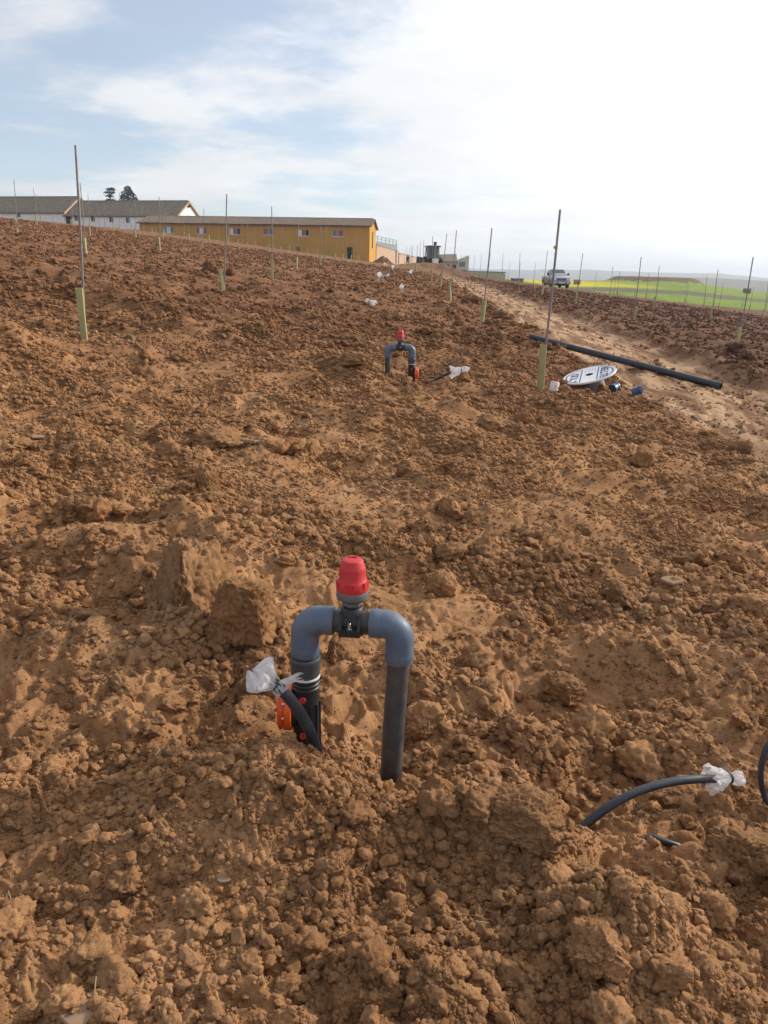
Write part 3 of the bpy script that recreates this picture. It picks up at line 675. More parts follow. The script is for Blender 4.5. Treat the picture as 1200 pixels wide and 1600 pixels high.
# ------------------------------------------------------------------ hoses with plastic bags tied over their ends
def bag_part(mb, M, L, r0, r1, seed, pleats=7, n=64, rows=22, flat=.7, ragged=.18, closed=False):
    rnd = random.Random(seed); ph = [rnd.uniform(0, 6.28) for _ in range(6)]; vs = []; fs = []; off = Vector((seed * 3.1, seed * 1.7, 0))
    for i in range(rows + 1):
        t = i / rows
        for j in range(n):
            a = 2 * math.pi * j / n
            prof = r0 + (r1 - r0) * (math.sin(min(t * 1.25, 1) * math.pi / 2) ** 1.2)
            if closed and t > .55: prof *= max(.05, math.cos((t - .55) / .45 * math.pi / 2)) ** .6
            pl = 1 + .22 * t ** .6 * math.sin(pleats * a + ph[0] + 2 * t) + .12 * math.sin((pleats * 2 + 1) * a + ph[1] - 3 * t)
            nz = mnoise.noise(Vector((math.cos(a) * 1.6, math.sin(a) * 1.6, t * 2.6)) + off); nz2 = mnoise.noise(Vector((math.cos(a) * 4, math.sin(a) * 4, t * 7)) + off)
            r = prof * pl * (1 + .55 * nz * t + .22 * nz2 * t)
            z = L * t * (1 + ragged * t * (mnoise.noise(Vector((math.cos(a) * 1.2, math.sin(a) * 1.2, 9)) + off) * 2))
            vs.append((r * math.cos(a), r * math.sin(a) * flat, z))
    for i in range(rows):
        for j in range(n): j2 = (j + 1) % n; fs.append((i * n + j, i * n + j2, (i + 1) * n + j2, (i + 1) * n + j))
    mb.add(vs, fs, M)
def aim(p, d, roll=0): return TR(p) @ Vector(d).normalized().to_track_quat('Z', 'Y').to_matrix().to_4x4() @ rotz(roll)
def hose_end(name, path, rad, label, bag_specs, tie=None, wires=(), group=None, cat='hose'):
    base = Vector(path[0]); root = empty(name, base, 0, label, cat, group); loc = [Vector(p) - base for p in path]
    MB().tube(loc, rad, 18).build('hose', HOSE, root, 60)
    bag = None
    for (p, d, L, r0, r1, seed, kw) in bag_specs:
        mb = MB(); bag_part(mb, aim(Vector(p) - base, d, seed), L, r0, r1, seed, **kw); b = mb.build('plastic_bag', FILM, root, 70); bag = bag or b
    if tie:
        p, d, r = tie; MB().lathe([(r * .9, -.004), (r * 1.08, -.003), (r * 1.08, .003), (r * .9, .004)], 20, aim(Vector(p) - base, d)).build('tie', BLACK, root, 30)
    for w in wires: MB().tube([Vector(q) - base for q in w], .0011, 6).build('tie_wire', GALV, root)
    return root
# by the near riser
g = at(500, 1172, 1.84); g.z -= .05
top = at(440, 1078, 1.80); e2 = at(424, 1064, 1.80)
pth = bez(g, at(488, 1135, 1.84) , at(462, 1100, 1.80), top, 20) + [e2]
d0 = (e2 - top).normalized()
tie_p = at(432, 1071, 1.80)
hose_end('bagged_hose', pth, .0155, 'short black hose with a clear plastic bag, rising in front of the orange valve',
         [(tie_p, (e2 - top) + Vector((-.01, 0, 0)), .074, .013, .056, 3, dict(pleats=5, flat=.75, closed=True)),
          (tie_p, top - e2, .022, .0165, .0185, 5, dict(pleats=4, flat=1.0, ragged=.1)),
          (tie_p + Vector((.004, 0, .008)), Vector((.9, -.05, .30)), .055, .006, .020, 9, dict(pleats=3, flat=.45, ragged=.4))],
         (tie_p, d0, .0145), wires=([at(430, 1062, 1.80), at(428, 1048, 1.82), at(434, 1010, 1.85)],))
# right-hand one
a0 = at(880, 1305, 1.76); a0.z -= .05; a1 = at(1117, 1217, 1.91); a2 = at(1150, 1216, 1.92)
pth = bez(a0, at(945, 1246, 1.79), at(1020, 1215, 1.86), a1, 26)
hose_end('bagged_hose', pth, .0124, 'long black hose arching out of the soil, end wrapped in white plastic',
         [(at(1140, 1216, 1.915), a1 - a2, .062, .012, .038, 13, dict(pleats=5, flat=.9, ragged=.12)),
          (at(1140, 1216, 1.915), a2 - a1, .045, .012, .0215, 17, dict(pleats=3, flat=1.0, ragged=.05, closed=True))],
         (at(1141, 1216, 1.915), a2 - a1, .0135), wires=([at(1137, 1207, 1.915), at(1133, 1170, 1.925), at(1127, 1130, 1.94)], [at(1140, 1206, 1.915), at(1130, 1192, 1.925), at(1120, 1185, 1.94)]))
# second riser's hose
h0 = ground_hit(664, 603); h0.z -= .05; y_ = h0.y
pth = bez(h0, at(672, 598, y_), at(684, 590, y_), at(704, 582, y_), 14)
hose_end('bagged_hose', pth, .016, 'thin black hose with a long clear bag, in the hollow beside the far riser',
         [(at(722, 577, y_), at(700, 584, y_) - at(722, 577, y_), .13, .02, .055, 23, dict(pleats=4, flat=.6)), (at(720, 578, y_), at(736, 575, y_) - at(720, 578, y_), .09, .02, .035, 29, dict(pleats=3, flat=.6, closed=True))],
         (at(721, 578, y_), at(736, 576, y_) - at(720, 578, y_), .02))
# further along the trench: small white bags on hose ends
FAR = [(585, 486, -.5, .25, 'white bagged hose end lying flat, first one up the trench line from the far riser'),
       (628, 461, 0, 1.0, 'upright narrow white bagged hose end on the bare soil of the trench line'),
       (591, 442, .2, .8, 'white bagged hose end spread like a small tent on the trench line'),
       (600, 434, 1, .2, 'flat scrap-like white bagged hose end just past the tent-shaped one'),
       (613, 425, .1, .9, 'bagged hose end standing near the soil heap by the yellow building, lower of two'),
       (604, 416, -.8, .5, 'bagged hose end leaning near the soil heap by the yellow building, upper of two'),
       (637, 428, .9, .3, 'greyish bagged hose end beside the stake row, below the pinkish wall')]
for k, (px, py, lx, lz, lab) in enumerate(FAR):
    p = ground_hit(px, py); sc = .72 + .3 * (p.y > 30); d = Vector((lx, -.1, lz)).normalized()
    z0 = p + Vector((0, 0, -.05)); mid = p + Vector((0, 0, .03)) + d * .06
    if k == 0: mid = p + Vector((-.12, 0, .10)); d = Vector((.85, -.2, -.25)).normalized()
    hose_end('bagged_hose', [z0, p + Vector((0, 0, .02)), mid, mid + d * .05], .02 * sc, lab,
             [(mid, d, .20 * sc, .03, .085 * sc, 31 + k, dict(pleats=4, flat=.8, ragged=.3, n=40, rows=12)), (mid, -d + Vector((0, 0, .3)), .10 * sc, .025, .05 * sc, 51 + k, dict(pleats=3, flat=.8, n=32, rows=8))], (mid, d, .03), group='bagged hose ends along the trench')
# loose hoses
q = [at(1225, 1150, 1.95), at(1203, 1160, 1.93), at(1191, 1190, 1.92), at(1189, 1220, 1.91), at(1197, 1250, 1.90), at(1210, 1272, 1.88), at(1225, 1300, 1.86)]
qq = []
for i in range(len(q) - 1):
    p0, p1, p2, p3 = q[max(i - 1, 0)], q[i], q[i + 1], q[min(i + 2, len(q) - 1)]
    for t in np.linspace(0, 1, 7)[:-1]: qq.append(.5 * ((2 * p1) + (p2 - p0) * t + (2 * p0 - 5 * p1 + 4 * p2 - p3) * t * t + (3 * p1 - p0 - 3 * p2 + p3) * t ** 3))
tag(MB().tube(qq, .0085, 14).build('hose_loop', HOSE, None, 60), 'thin black hose standing in a loop beside the white-wrapped hose end', 'hose')
b0 = ground_hit(1015, 1332); b1 = ground_hit(1068, 1338)
pp = [b0 + Vector((-.13, -.004, -.03)), b0 + Vector((-.06, 0, -.012)), b0 + Vector((.0, 0, .003)), b1 + Vector((-.02, 0, .004)), b1 + Vector((.03, -.01, -.03))]
tag(MB().tube(pp, .009, 12).build('buried_hose', HOSE, None, 60), 'thin black hose half buried in soil below the arching hose', 'hose')

# ------------------------------------------------------------------ stakes with tree guards
def guard_mesh(seed):
    rnd = random.Random(seed); h = .55; w = .037; vs = []; fs = []; n = 24; rows = 6
    def ring(k, w_, z):
        out = []
        for j in range(n):
            a = 2 * math.pi * (j + .5) / n; c, s = math.cos(a), math.sin(a); m = max(abs(c), abs(s)) ** .8; fl = 1 + .03 * math.sin(j * 2.6)
            out.append((w_ * c / m * fl * (1 + .05 * math.sin(k + seed)), w_ * s / m * fl * (1 - .05 * math.sin(k + seed)), z))
        return out
    for k in range(rows + 1): vs += ring(k, w, -.12 + (h + .12) * k / rows + (rnd.uniform(-.004, .004) if k == rows else 0))
    for k in range(rows + 1): vs += ring(rows - k, w - .0035, -.12 + (h + .12) * (rows - k) / rows - .0)
    tot = 2 * rows + 2
    for k in range(tot - 1):
        for j in range(n): fs.append((k * n + j, k * n + (j + 1) % n, (k + 1) * n + (j + 1) % n, (k + 1) * n + j))
    mb = MB(); mb.add(vs, fs); me = mb.mesh('tree_guard', 40); me.materials.append(GUARD); return me
def stake_mesh(L):
    mb = MB(); mb.tube([(0, 0, -.25), (0, 0, .5), (0.004, 0, 1.2), (0, 0, L - .004), (0, 0, L)], [.0135, .0135, .0132, .013, .0115], 12); me = mb.mesh('stake', 50); me.materials.append(GALV); return me
gms = [guard_mesh(i) for i in range(3)]; sms = [stake_mesh(2.0)]
def make_stake(x, y, label, group=None, lx=None, ly=None, gz=0.0, tilt=None):
    z = float(height(np.array([x]), np.array([y]))[0])
    root = empty('staked_tree_guard', (x, y, z - .02), 0, label, 'tree guard', group)
    lx = random.gauss(.026, .014) if lx is None else lx; ly = random.gauss(0, .012) if ly is None else ly
    s = link('stake', sms[0], None, root); s.rotation_euler = (-ly, lx, 0); s.location = (.012, .006, 0)
    g_ = link('tree_guard', random.choice(gms), None, root); g_.rotation_euler = (random.gauss(0, .04), random.gauss(0, .045) if tilt is None else tilt, random.uniform(0, 1.5)); g_.scale = (random.uniform(.92, 1.05),) * 2 + (random.uniform(.94, 1.05),)
    return root
ROWL = {-3.42: ('in the first row uphill of the pipe risers', 'stakes in the first row uphill of the risers'), 1.95: ('in the row between pipe risers and dirt track', 'stakes in the row beside the track'),
        7.68: ('in the first row beyond the dirt track', 'stakes in the first row beyond the track'), 13.1: ('in the second row beyond the dirt track', 'stakes in the second row beyond the track'),
        19.3: ('in the third row beyond the dirt track', 'stakes in the third row beyond the track'), 24.9: ('in the fourth row beyond the dirt track', 'stakes in the fourth row beyond the track'), 30.5: ('in the fifth row beyond the dirt track', 'stakes in the fifth row beyond the track'), 36.1: ('in the sixth row beyond the dirt track', 'stakes in the sixth row beyond the track'),
        -8.95: ('in the second row uphill of the pipe risers', 'stakes in the second row uphill of the risers'), -14.6: ('in the third row uphill of the pipe risers', 'stakes in the third row uphill of the risers'), -20.4: ('in the fourth row uphill of the pipe risers', 'stakes in the fourth row uphill of the risers'), -26: ('in the fifth row uphill of the pipe risers', 'stakes in the fifth row uphill of the risers'), -31.6: ('in the sixth row uphill of the pipe risers', 'stakes in the sixth row uphill of the risers'), -37.2: ('in the seventh row uphill of the pipe risers', 'stakes in the seventh row uphill of the risers'), -42.8: ('in the eighth row uphill of the pipe risers', 'stakes in the eighth row uphill of the risers')}
KNOWN = [(-3.39, 8.76, .08), (-8.73, 23.3, .01), (-14.53, 39.49, .08), (-14.92, 32.66, .1), (-20.48, 47.43, .03), (-14.17, 45.45, .14), (-8.88, 31.37, .09), (-9.38, 40.75, .15), (-3.44, 16.63, .13), (-3.36, 23.13, .03), (-3.63, 31.83, .08),
         (1.8, 9.01, .05), (2.03, 17.1, .1), (1.88, 24.11, .09), (2.02, 31.13, .16), (2.02, 37.7, -.03), (1.95, 45.85, -.01), (2.0, 53.5, .05), (2.07, 61.41, .06), (7.7, 47.38, -.06), (7.74, 55.05, 0), (7.93, 64.45, .12), (8.1, 71.5, .05), (8.2, 77.84, .01),
         (7.37, 38.27, .09), (7.64, 32.44, .1), (7.65, 24.63, .01), (7.81, 17.49, .06), (13.49, 48.57, -.02), (13.03, 38.92, -.01), (12.96, 31.8, .02), (19.45, 49.03, -.08), (20.84, 43.99, -.05)]
NEAR = {(-3.39, 8.76): 'tall grey stake in a light green guard beside the reddish soil heap', (1.8, 9.01): 'grey stake with a bit of yellow tape, its green guard next to a white jar',
        (2.03, 17.1): 'stake in a green guard at the track edge, one past the reel and black pipe', (7.81, 17.49): 'stake in a wide pale guard across the track from the long black pipe', (7.65, 24.63): 'second stake of the first row across the track from the black pipe', (-3.44, 16.63): 'thin stake in a green guard, second along the first row uphill of the risers'}
def row_of(x): return min(ROWL, key=lambda q: abs(q - x))
for (x, y, l) in KNOWN:
    lab, grp = ROWL[row_of(x)]; nl = NEAR.get((x, y))
    r_ = make_stake(x, y, nl or ('grey stake in pale green guard ' + lab), None if nl else grp, lx=l / 2)
    if (x, y) == (1.8, 9.01):
        mb = MB(); mb.lathe([(.0135, -.02), (.0165, -.018), (.0165, .018), (.0135, .02)], 14, TR((.018 + l / 2 * 1.6, .012, 1.61))); mb.box(-.035, -.012, -.004, .004, -.016, .012, TR((.018 + l / 2 * 1.6, .008, 1.61))); mb.build('yellow_tape', YELLOW, r_, 30)
        g_ = [c for c in r_.children if c.name.startswith('tree_guard')][0]; g_.scale = (1, 1, 1.0)
def shown(p):
    v = p - Vector((0, 0, HC)); d = v.dot(fwd); return d > 1 and abs(F * v.dot(rt) / d) < 640
for X0 in ROWL:
    lab, grp = ROWL[X0]; y = 9.0 if X0 > 0 else 8.9; j = 0
    while y < 112:
        if not any(abs(x - X0) < 1.8 and abs(yy - y) < 5.0 for x, yy, _ in KNOWN):
            ok = edge_dist(X0, y) < -1 and (X0 < 3 or y < 92) and y > 20
            if X0 < 3 and y > 100: ok = ok and X0 < -4
            if -38 < X0 < -1 and y > 112: ok = False
            if abs(X0 - 13.1) < 2 and 58 < y < 70: ok = False
            p = Vector((X0, y, float(base_field(np.array([X0 * 1.0]), np.array([y]))[0])))
            if ok and shown(p): make_stake(X0 + random.gauss(0, .12), y + random.gauss(0, .25), 'grey stake in pale green guard ' + lab, grp)
        y += 7.25; j += 1

ORD = ('first', 'second', 'third', 'fourth', 'fifth', 'sixth', 'seventh', 'eighth', 'ninth')
for X0, lab in ((-3.42, '%s grey stake from the soil heap in the first row uphill of the risers'), (1.95, '%s grey stake from the reel in the row along the dirt track'), (7.68, '%s grey stake in the first row across the track from the black pipe')):
    row = sorted([o for o in col.objects if o.name.startswith('staked_tree_guard') and abs(o.location.x - X0) < 2.2], key=lambda o: o.location.y)
    for k, o in enumerate(row[:9]):
        if 'group' in o.keys(): o['label'] = lab % ORD[k]
# ------------------------------------------------------------------ things by the track
e0 = ground_hit(829, 541); e1 = ground_hit(1127, 600)
dirp = (e1 - e0).normalized(); zc_ = max(H(*(e0 + dirp * t).xy) - (e0.z + (e1.z - e0.z) * t / (e1 - e0).length) for t in np.linspace(0, (e1 - e0).length, 60))
o_ = Vector((0, 0, .055 + max(0.0, zc_ * .55)))
pr = empty('long_pipe', e0 + o_, 0, 'long straight black pipe lying across the dirt track beside the reel', 'pipe')
Mp = dirp.to_track_quat('Z', 'Y').to_matrix().to_4x4(); Lp = (e1 - e0).length
MB().lathe([(.048, .02), (.048, 0), (.0545, 0), (.0545, Lp), (.048, Lp), (.048, Lp - .25)], 28, Mp, True, True).build('pipe', HOSE, pr, 40)
MB().lathe([(.0546, Lp - .16), (.0585, Lp - .155), (.0585, Lp - .001), (.0546, Lp + .001)], 28, Mp, False, False).build('socket', HOSE, pr, 40)

PRINT = mat('navy_print', (.035, .05, .16), .6, var=.1)
def text_mesh(body, size, M):
    cu = bpy.data.curves.new('lettering', 'FONT'); cu.body = body; cu.size = size; cu.align_x = 'CENTER'; cu.align_y = 'CENTER'; cu.extrude = .0008; cu.resolution_u = 2; cu.offset = size * .022
    o = bpy.data.objects.new('lettering', cu); col.objects.link(o); dg = bpy.context.evaluated_depsgraph_get(); me = bpy.data.meshes.new_from_object(o.evaluated_get(dg)); bpy.data.objects.remove(o)
    me.transform(M); me.materials.clear(); return me
def make_reel():
    foot = ground_hit(953, 612); c = at(921, 586, foot.y - .05)
    root = empty('cable_reel', c, 0, 'white cable reel with blue lettering, tipped on its grey hub beside the track', 'cable reel')
    nrm = Vector((-.30, -.10, 1)).normalized(); xa = (Vector((1, 0, 0)) - nrm * nrm.x).normalized(); ya = nrm.cross(xa); M = Matrix(((xa.x, ya.x, nrm.x, 0), (xa.y, ya.y, nrm.y, 0), (xa.z, ya.z, nrm.z, 0), (0, 0, 0, 1))); rad = .335
    fl = MB().lathe([(.05, -.012), (.06, -.012), (rad - .004, -.012), (rad, -.008), (rad, .006), (rad - .005, .011), (rad - .02, .0085), (.06, .0085), (.05, .0085), (.05, -.012)], 72, M, False, False).build('flange', WHITEP, root, 30)
    zt = .0095
    ringm = MB()
    def arc(r0, r1, a0, a1, n=40):
        vs = []; 
        for i in range(n + 1): a = a0 + (a1 - a0) * i / n; vs += [(r0 * math.cos(a), r0 * math.sin(a), zt), (r1 * math.cos(a), r1 * math.sin(a), zt)]
        ringm.add(vs, [(2 * i, 2 * i + 1, 2 * i + 3, 2 * i + 2) for i in range(n)], M)
    ang = R(73)                     # direction of the lettering across the disc
    T = M @ rotz(ang)
    for s_ in (-1, 1):
        a0 = ang + (s_ * math.pi / 2); arc(.283, .302, a0 - 1.12, a0 + 1.12)
        ringm.box(-.275, .275, s_ * .105 - .007, s_ * .105 + .007, zt - .001, zt, T)
    ringm.build('printed_band', PRINT, fl, 0)
    link('lettering', text_mesh('BELLTE', .135, T @ rotz(math.pi) @ TR((0, .18, zt + .0002))), PRINT, fl)
    link('lettering', text_mesh('TUD', .135, T @ TR((0, .18, zt + .0002))), PRINT, fl)
    sm_ = MB()
    for k in range(4): sm_.box(.10, .26, -.07 + k * .04, -.062 + k * .04, zt - .001, zt, T)
    sm_.build('printed_line', mat('pale_blue_print', (.35, .40, .58), .6), fl, 0)
    MB().lathe([(.016, -.02), (.016, .0086)], 16, M @ TR((-.21, -.14, 0.002))).build('drive_hole', BLACK, fl, 30)
    L = .34
    MB().lathe([(.050, .0), (.058, -.011), (.150, -.013), (.158, -.05), (.190, -L), (.190, -L - .06)], 40, M, False, True).build('hub', GREYP, root, 40)
    MB().lathe([(.049, .006), (.046, -.10), (.02, -.11)], 30, M, False, True).build('hub_core', BLACK, root, 40)
    return root
make_reel()
def coupling(px, py, rz, label, tilt, L, short=False):
    p = ground_hit(px, py); root = empty('pipe_fitting', p + Vector((0, 0, .045)), rz, label, 'pipe fitting'); M = rotx(R(90) + tilt)
    BL = MATS.get('blue_fitting') or mat('blue_fitting', (.045, .10, .20), .4, var=.1)
    MB().lathe([(.040, .0), (.040, -.02), (.050, -.02), (.055, -.018), (.055, .02), (.050, .024), (.050, L - .03), (.055, L - .026), (.055, L), (.048, L), (.040, L - .03)], 30, M, True, True).build('sleeve', BL, root, 30)
    MB().lathe([(.0395, .0), (.0395, -.0205)], 24, M, True, False).build('bore', BLACK, root, 40)
    if not short: MB().lathe([(.0552, -.006), (.0575, -.004), (.0575, .008), (.0552, .010)], 30, M, False, False).build('rim', BL, root, 30)
coupling(961, 614, R(-35), 'dark blue pipe coupling with open mouth, touching the reel hub', .1, .13)
coupling(990, 620, R(62), 'small blue pipe cap lying alone between reel and track', -.5, .10, True)
def make_jar():
    p = ground_hit(864, 611); root = empty('white_jar', p + Vector((0, 0, .02)), R(10), 'small white plastic jar with red lid, tilted on the soil by the taped stake', 'jar'); M = rotx(R(-6)) @ roty(R(13))
    b = MB().lathe([(.045, 0), (.052, .004), (.053, .012), (.053, .105), (.050, .114), (.036, .121), (.036, .126)], 32, M).build('body', WHITEP, root, 35)
    MB().lathe([(.038, .124), (.041, .125), (.041, .143), (.038, .146)], 28, M).build('lid', RED, root, 35)
    mb = MB(); mb.box(-.003, .003, -.0545, -.0525, .03, .062, M); mb.box(-.014, .014, -.0535, -.0512, .07, .074, M); mb.build('printed_mark', mat('grey_print', (.18, .18, .2), .6), b, 0)
make_jar()

# ------------------------------------------------------------------ buildings
OCHRE = mat('ochre_render', (.47, .255, .055), .9, vscale=.5, c2=(.56, .31, .075), bump=.2, bscale=6, spec=.1)
LIME = mat('white_limewash', (.76, .76, .75), .9, vscale=.45, c2=(.88, .87, .86), bump=.2, bscale=5, spec=.1)
TILE = mat('brown_roof_tile', (.16, .115, .085), .9, vscale=2.5, c2=(.30, .235, .18), spec=.1)
TILEG = mat('lichen_roof_tile', (.125, .105, .08), .95, vscale=1.6, c2=(.235, .20, .155), spec=.1)
VERGE = mat('verge_brick', (.38, .25, .15), .9, vscale=4, c2=(.5, .36, .24))
DARK = mat('dark_interior', (.012, .011, .012), .9)
FRAME = mat('window_frame', (.55, .55, .55), .5)
CURT = mat('red_curtain', (.34, .10, .09), .8, var=.2)
GLASSG = mat('grey_glass', (.10, .115, .13), .12, spec=.8)
CONC = mat('concrete_base', (.22, .22, .215), .9, vscale=2, var=.25)
PINK = mat('pink_render', (.40, .26, .19), .9, vscale=.6, c2=(.55, .38, .29), bump=.2, bscale=5, spec=.1)
GREYW = mat('grey_render', (.43, .37, .32), .9, vscale=.8, c2=(.55, .49, .43), spec=.1)
METAL = mat('grey_sheet_metal', (.20, .24, .25), .5, .4, var=.15)
def facade(root, L, h, openings, m, depth=.28, zb=-2.0, name='wall'):
    xs = sorted({0.0, L, *[o[0] for o in openings], *[o[1] for o in openings]}); zs = sorted({zb, h, *[o[2] for o in openings], *[o[3] for o in openings]}); mb = MB()
    for i in range(len(xs) - 1):
        for k in range(len(zs) - 1):
            xm, zm = (xs[i] + xs[i + 1]) / 2, (zs[k] + zs[k + 1]) / 2
            if any(o[0] < xm < o[1] and o[2] < zm < o[3] for o in openings): continue
            mb.add([(xs[i], 0, zs[k]), (xs[i + 1], 0, zs[k]), (xs[i + 1], 0, zs[k + 1]), (xs[i], 0, zs[k + 1])], [(0, 1, 2, 3)])
    for (x0, x1, z0, z1) in [o[:4] for o in openings]:
        mb.add([(x0, 0, z0), (x1, 0, z0), (x1, 0, z1), (x0, 0, z1), (x0, depth, z0), (x1, depth, z0), (x1, depth, z1), (x0, depth, z1)], [(0, 4, 5, 1), (1, 5, 6, 2), (2, 6, 7, 3), (3, 7, 4, 0)])
    return mb.build(name, m, root, 0)
def roof(root, L, D, h, rise, m, over=.35, pitch=.26, amp=.045, rowstep=.42, name='roof'):
    mb = MB(); half = D / 2; sl = math.hypot(half + over, rise * (half + over) / half); k = rise / half
    nx = int((L + 2 * over) / (pitch / 5)); nrw = max(4, int(sl / rowstep))
    for s in (1, -1):
        vs = []; fs = []; rows = []
        for j in range(nrw): rows += [(j / nrw, .035), ((j + .999) / nrw, 0.0)]
        for (t, dz) in rows:
            y = -over + (half + over) * t; z = h - over * k + k * (half + over) * t + dz + .06
            yy = y if s == 1 else D - y
            for i in range(nx + 1):
                x = -over + (L + 2 * over) * i / nx; vs.append((x, yy, z + amp * abs(math.sin(math.pi * x / pitch)) * 1.2 + .02 * math.sin(x * .7) + .012 * math.sin(x * 3.1 + j)))
        n = nx + 1
        for r_ in range(len(rows) - 1):
            for i in range(nx): q = (r_ * n + i, r_ * n + i + 1, (r_ + 1) * n + i + 1, (r_ + 1) * n + i); fs.append(q if s == 1 else q[::-1])
        mb.add(vs, fs)
        y0 = -over; z0 = h - over * k
        a = [(-over, y0, z0 - .05), (L + over, y0, z0 - .05), (L + over, half, h + rise - .02), (-over, half, h + rise - .02)]
        if s == -1: a = [(x, D - y, z) for x, y, z in a]
        mb.add(a, [(0, 3, 2, 1) if s == 1 else (0, 1, 2, 3)])
        for xe in (-over, L + over):
            e = [(xe, -over, z0 - .05), (xe, half, h + rise - .05), (xe, half, h + rise + .12), (xe, -over, z0 + .12)]
            if s == -1: e = [(x, D - y, z) for x, y, z in e]
            mb.add(e, [(0, 1, 2, 3)])
    o = mb.build(name, m, root, 0)
    rc = MB(); n_ = int((L + 2 * over) / .45)
    for i in range(n_): x = -over + i * .45; rc.tube([(x, half, h + rise + .08), (x + .47, half, h + rise + .055)], [.13, .11], 10)
    rc.build('ridge_cap', m, o, 40)
    return o
def shell(root, L, D, h, rise, m, zb=-2.0):
    mb = MB()
    for x in (0, L):
        q = [(x, 0, zb), (x, D, zb), (x, D, h), (x, D / 2, h + rise), (x, 0, h)]; mb.add(q, [tuple(range(5)) if x else tuple(reversed(range(5)))])
    mb.add([(0, D, zb), (L, D, zb), (L, D, h), (0, D, h)], [(1, 0, 3, 2)]); return mb.build('end_wall', m, root, 0)
def window(root, o, panes, nm='window', sill=True):
    x0, x1, z0, z1 = o; w = MB(); t = .06
    w.box(x0, x1, .10, .16, z0, z0 + t); w.box(x0, x1, .10, .16, z1 - t, z1); w.box(x0, x0 + t, .102, .158, z0 + t, z1 - t); w.box(x1 - t, x1, .102, .158, z0 + t, z1 - t)
    n = len(panes)
    for i in range(1, n): xm = x0 + (x1 - x0) * i / n; w.box(xm - t / 2, xm + t / 2, .098, .162, z0 + t, z1 - t)
    fr = w.build(nm, FRAME, root, 0)
    for i, pm in enumerate(panes):
        a = x0 + (x1 - x0) * i / n; b = x0 + (x1 - x0) * (i + 1) / n; MB().box(a + .02, b - .02, .125, .14, z0 + .02, z1 - .02).build('pane', pm, fr, 0)
    if sill: MB().box(x0 - .06, x1 + .06, -.06, .10, z0 - .07, z0 - .003).build('sill', FRAME, fr, 0)
    return fr
def doorway(root, o):
    x0, x1, z0, z1 = o; return MB().box(x0 + .01, x1 - .01, .20, .26, z0, z1 - .01).build('dark_doorway', DARK, root, 0)
class Frame:
    """local frame of a facade: pixel -> (distance along it, height)"""
    def __init__(s, corner, yaw): s.c = corner; s.u = Vector((math.cos(yaw), math.sin(yaw), 0)); s.yaw = yaw
    def hit(s, px, py):
        d = ray(px, py); # (d*y).xy on line c + u*t
        a = d.x; y = (s.c.x * s.u.y - s.c.y * s.u.x) / (a * s.u.y - s.u.x); p = Vector((a * y, y, HC + d.z * y)); return (p - s.c).dot(s.u), p.z - s.c.z
# yellow building
def yellow_building():
    YB = 118; c = at(577, 407, YB); yaw = R(-5); u = Vector((math.cos(yaw), math.sin(yaw), 0)); fr = Frame(c, yaw)
    tl, _ = fr.hit(219, 366); L = -tl; org = c + u * tl; org.z = c.z; fr = Frame(org, yaw); he = fr.hit(577, 353)[1]; D = 9.0; rise = 1.15
    root = empty('yellow_building', org, yaw, 'long low ochre-yellow building with a brown tiled roof and a row of small windows', 'building')
    ops = []
    for i, (px, py) in enumerate(((263, 359), (314.4, 360.3), (366.8, 361.4), (419.3, 362), (474, 363.6), (528, 364.3))):
        t, z = fr.hit(px, py); ops.append((t - .82, t + .82, z - .46, z + .46))
    t, z = fr.hit(546, 386); dr = (t - .45, t + .45, -.6, z); t, z = fr.hit(465.5, 389); hole = (t - .25, t + .25, z - .30, z + .32)
    facade(root, L, he, ops + [dr, hole], OCHRE)
    shell(root, L, D, he, rise, OCHRE); rf = roof(root, L, D, he, rise, TILE)
    pn = [(GLASSG, WHITEP, GLASSG), (CURT, WHITEP, CURT), (WHITEP, CURT, DARK), (CURT, GLASSG), (WHITEP, CURT, DARK), (GLASSG, CURT)]
    for o, p in zip(ops, pn): window(root, o, p)
    doorway(root, dr); doorway(root, hole).name = 'dark_vent'
    MB().box(L - .002, L + .03, D * .38, D * .52, he - 2.9, he - .6).build('slit_window', DARK, root, 0)
    MB().tube([(.0, -.08, he - .02), (L, -.08, he - .02)], .05, 8).build('gutter', TILE, rf, 40)
yellow_building()
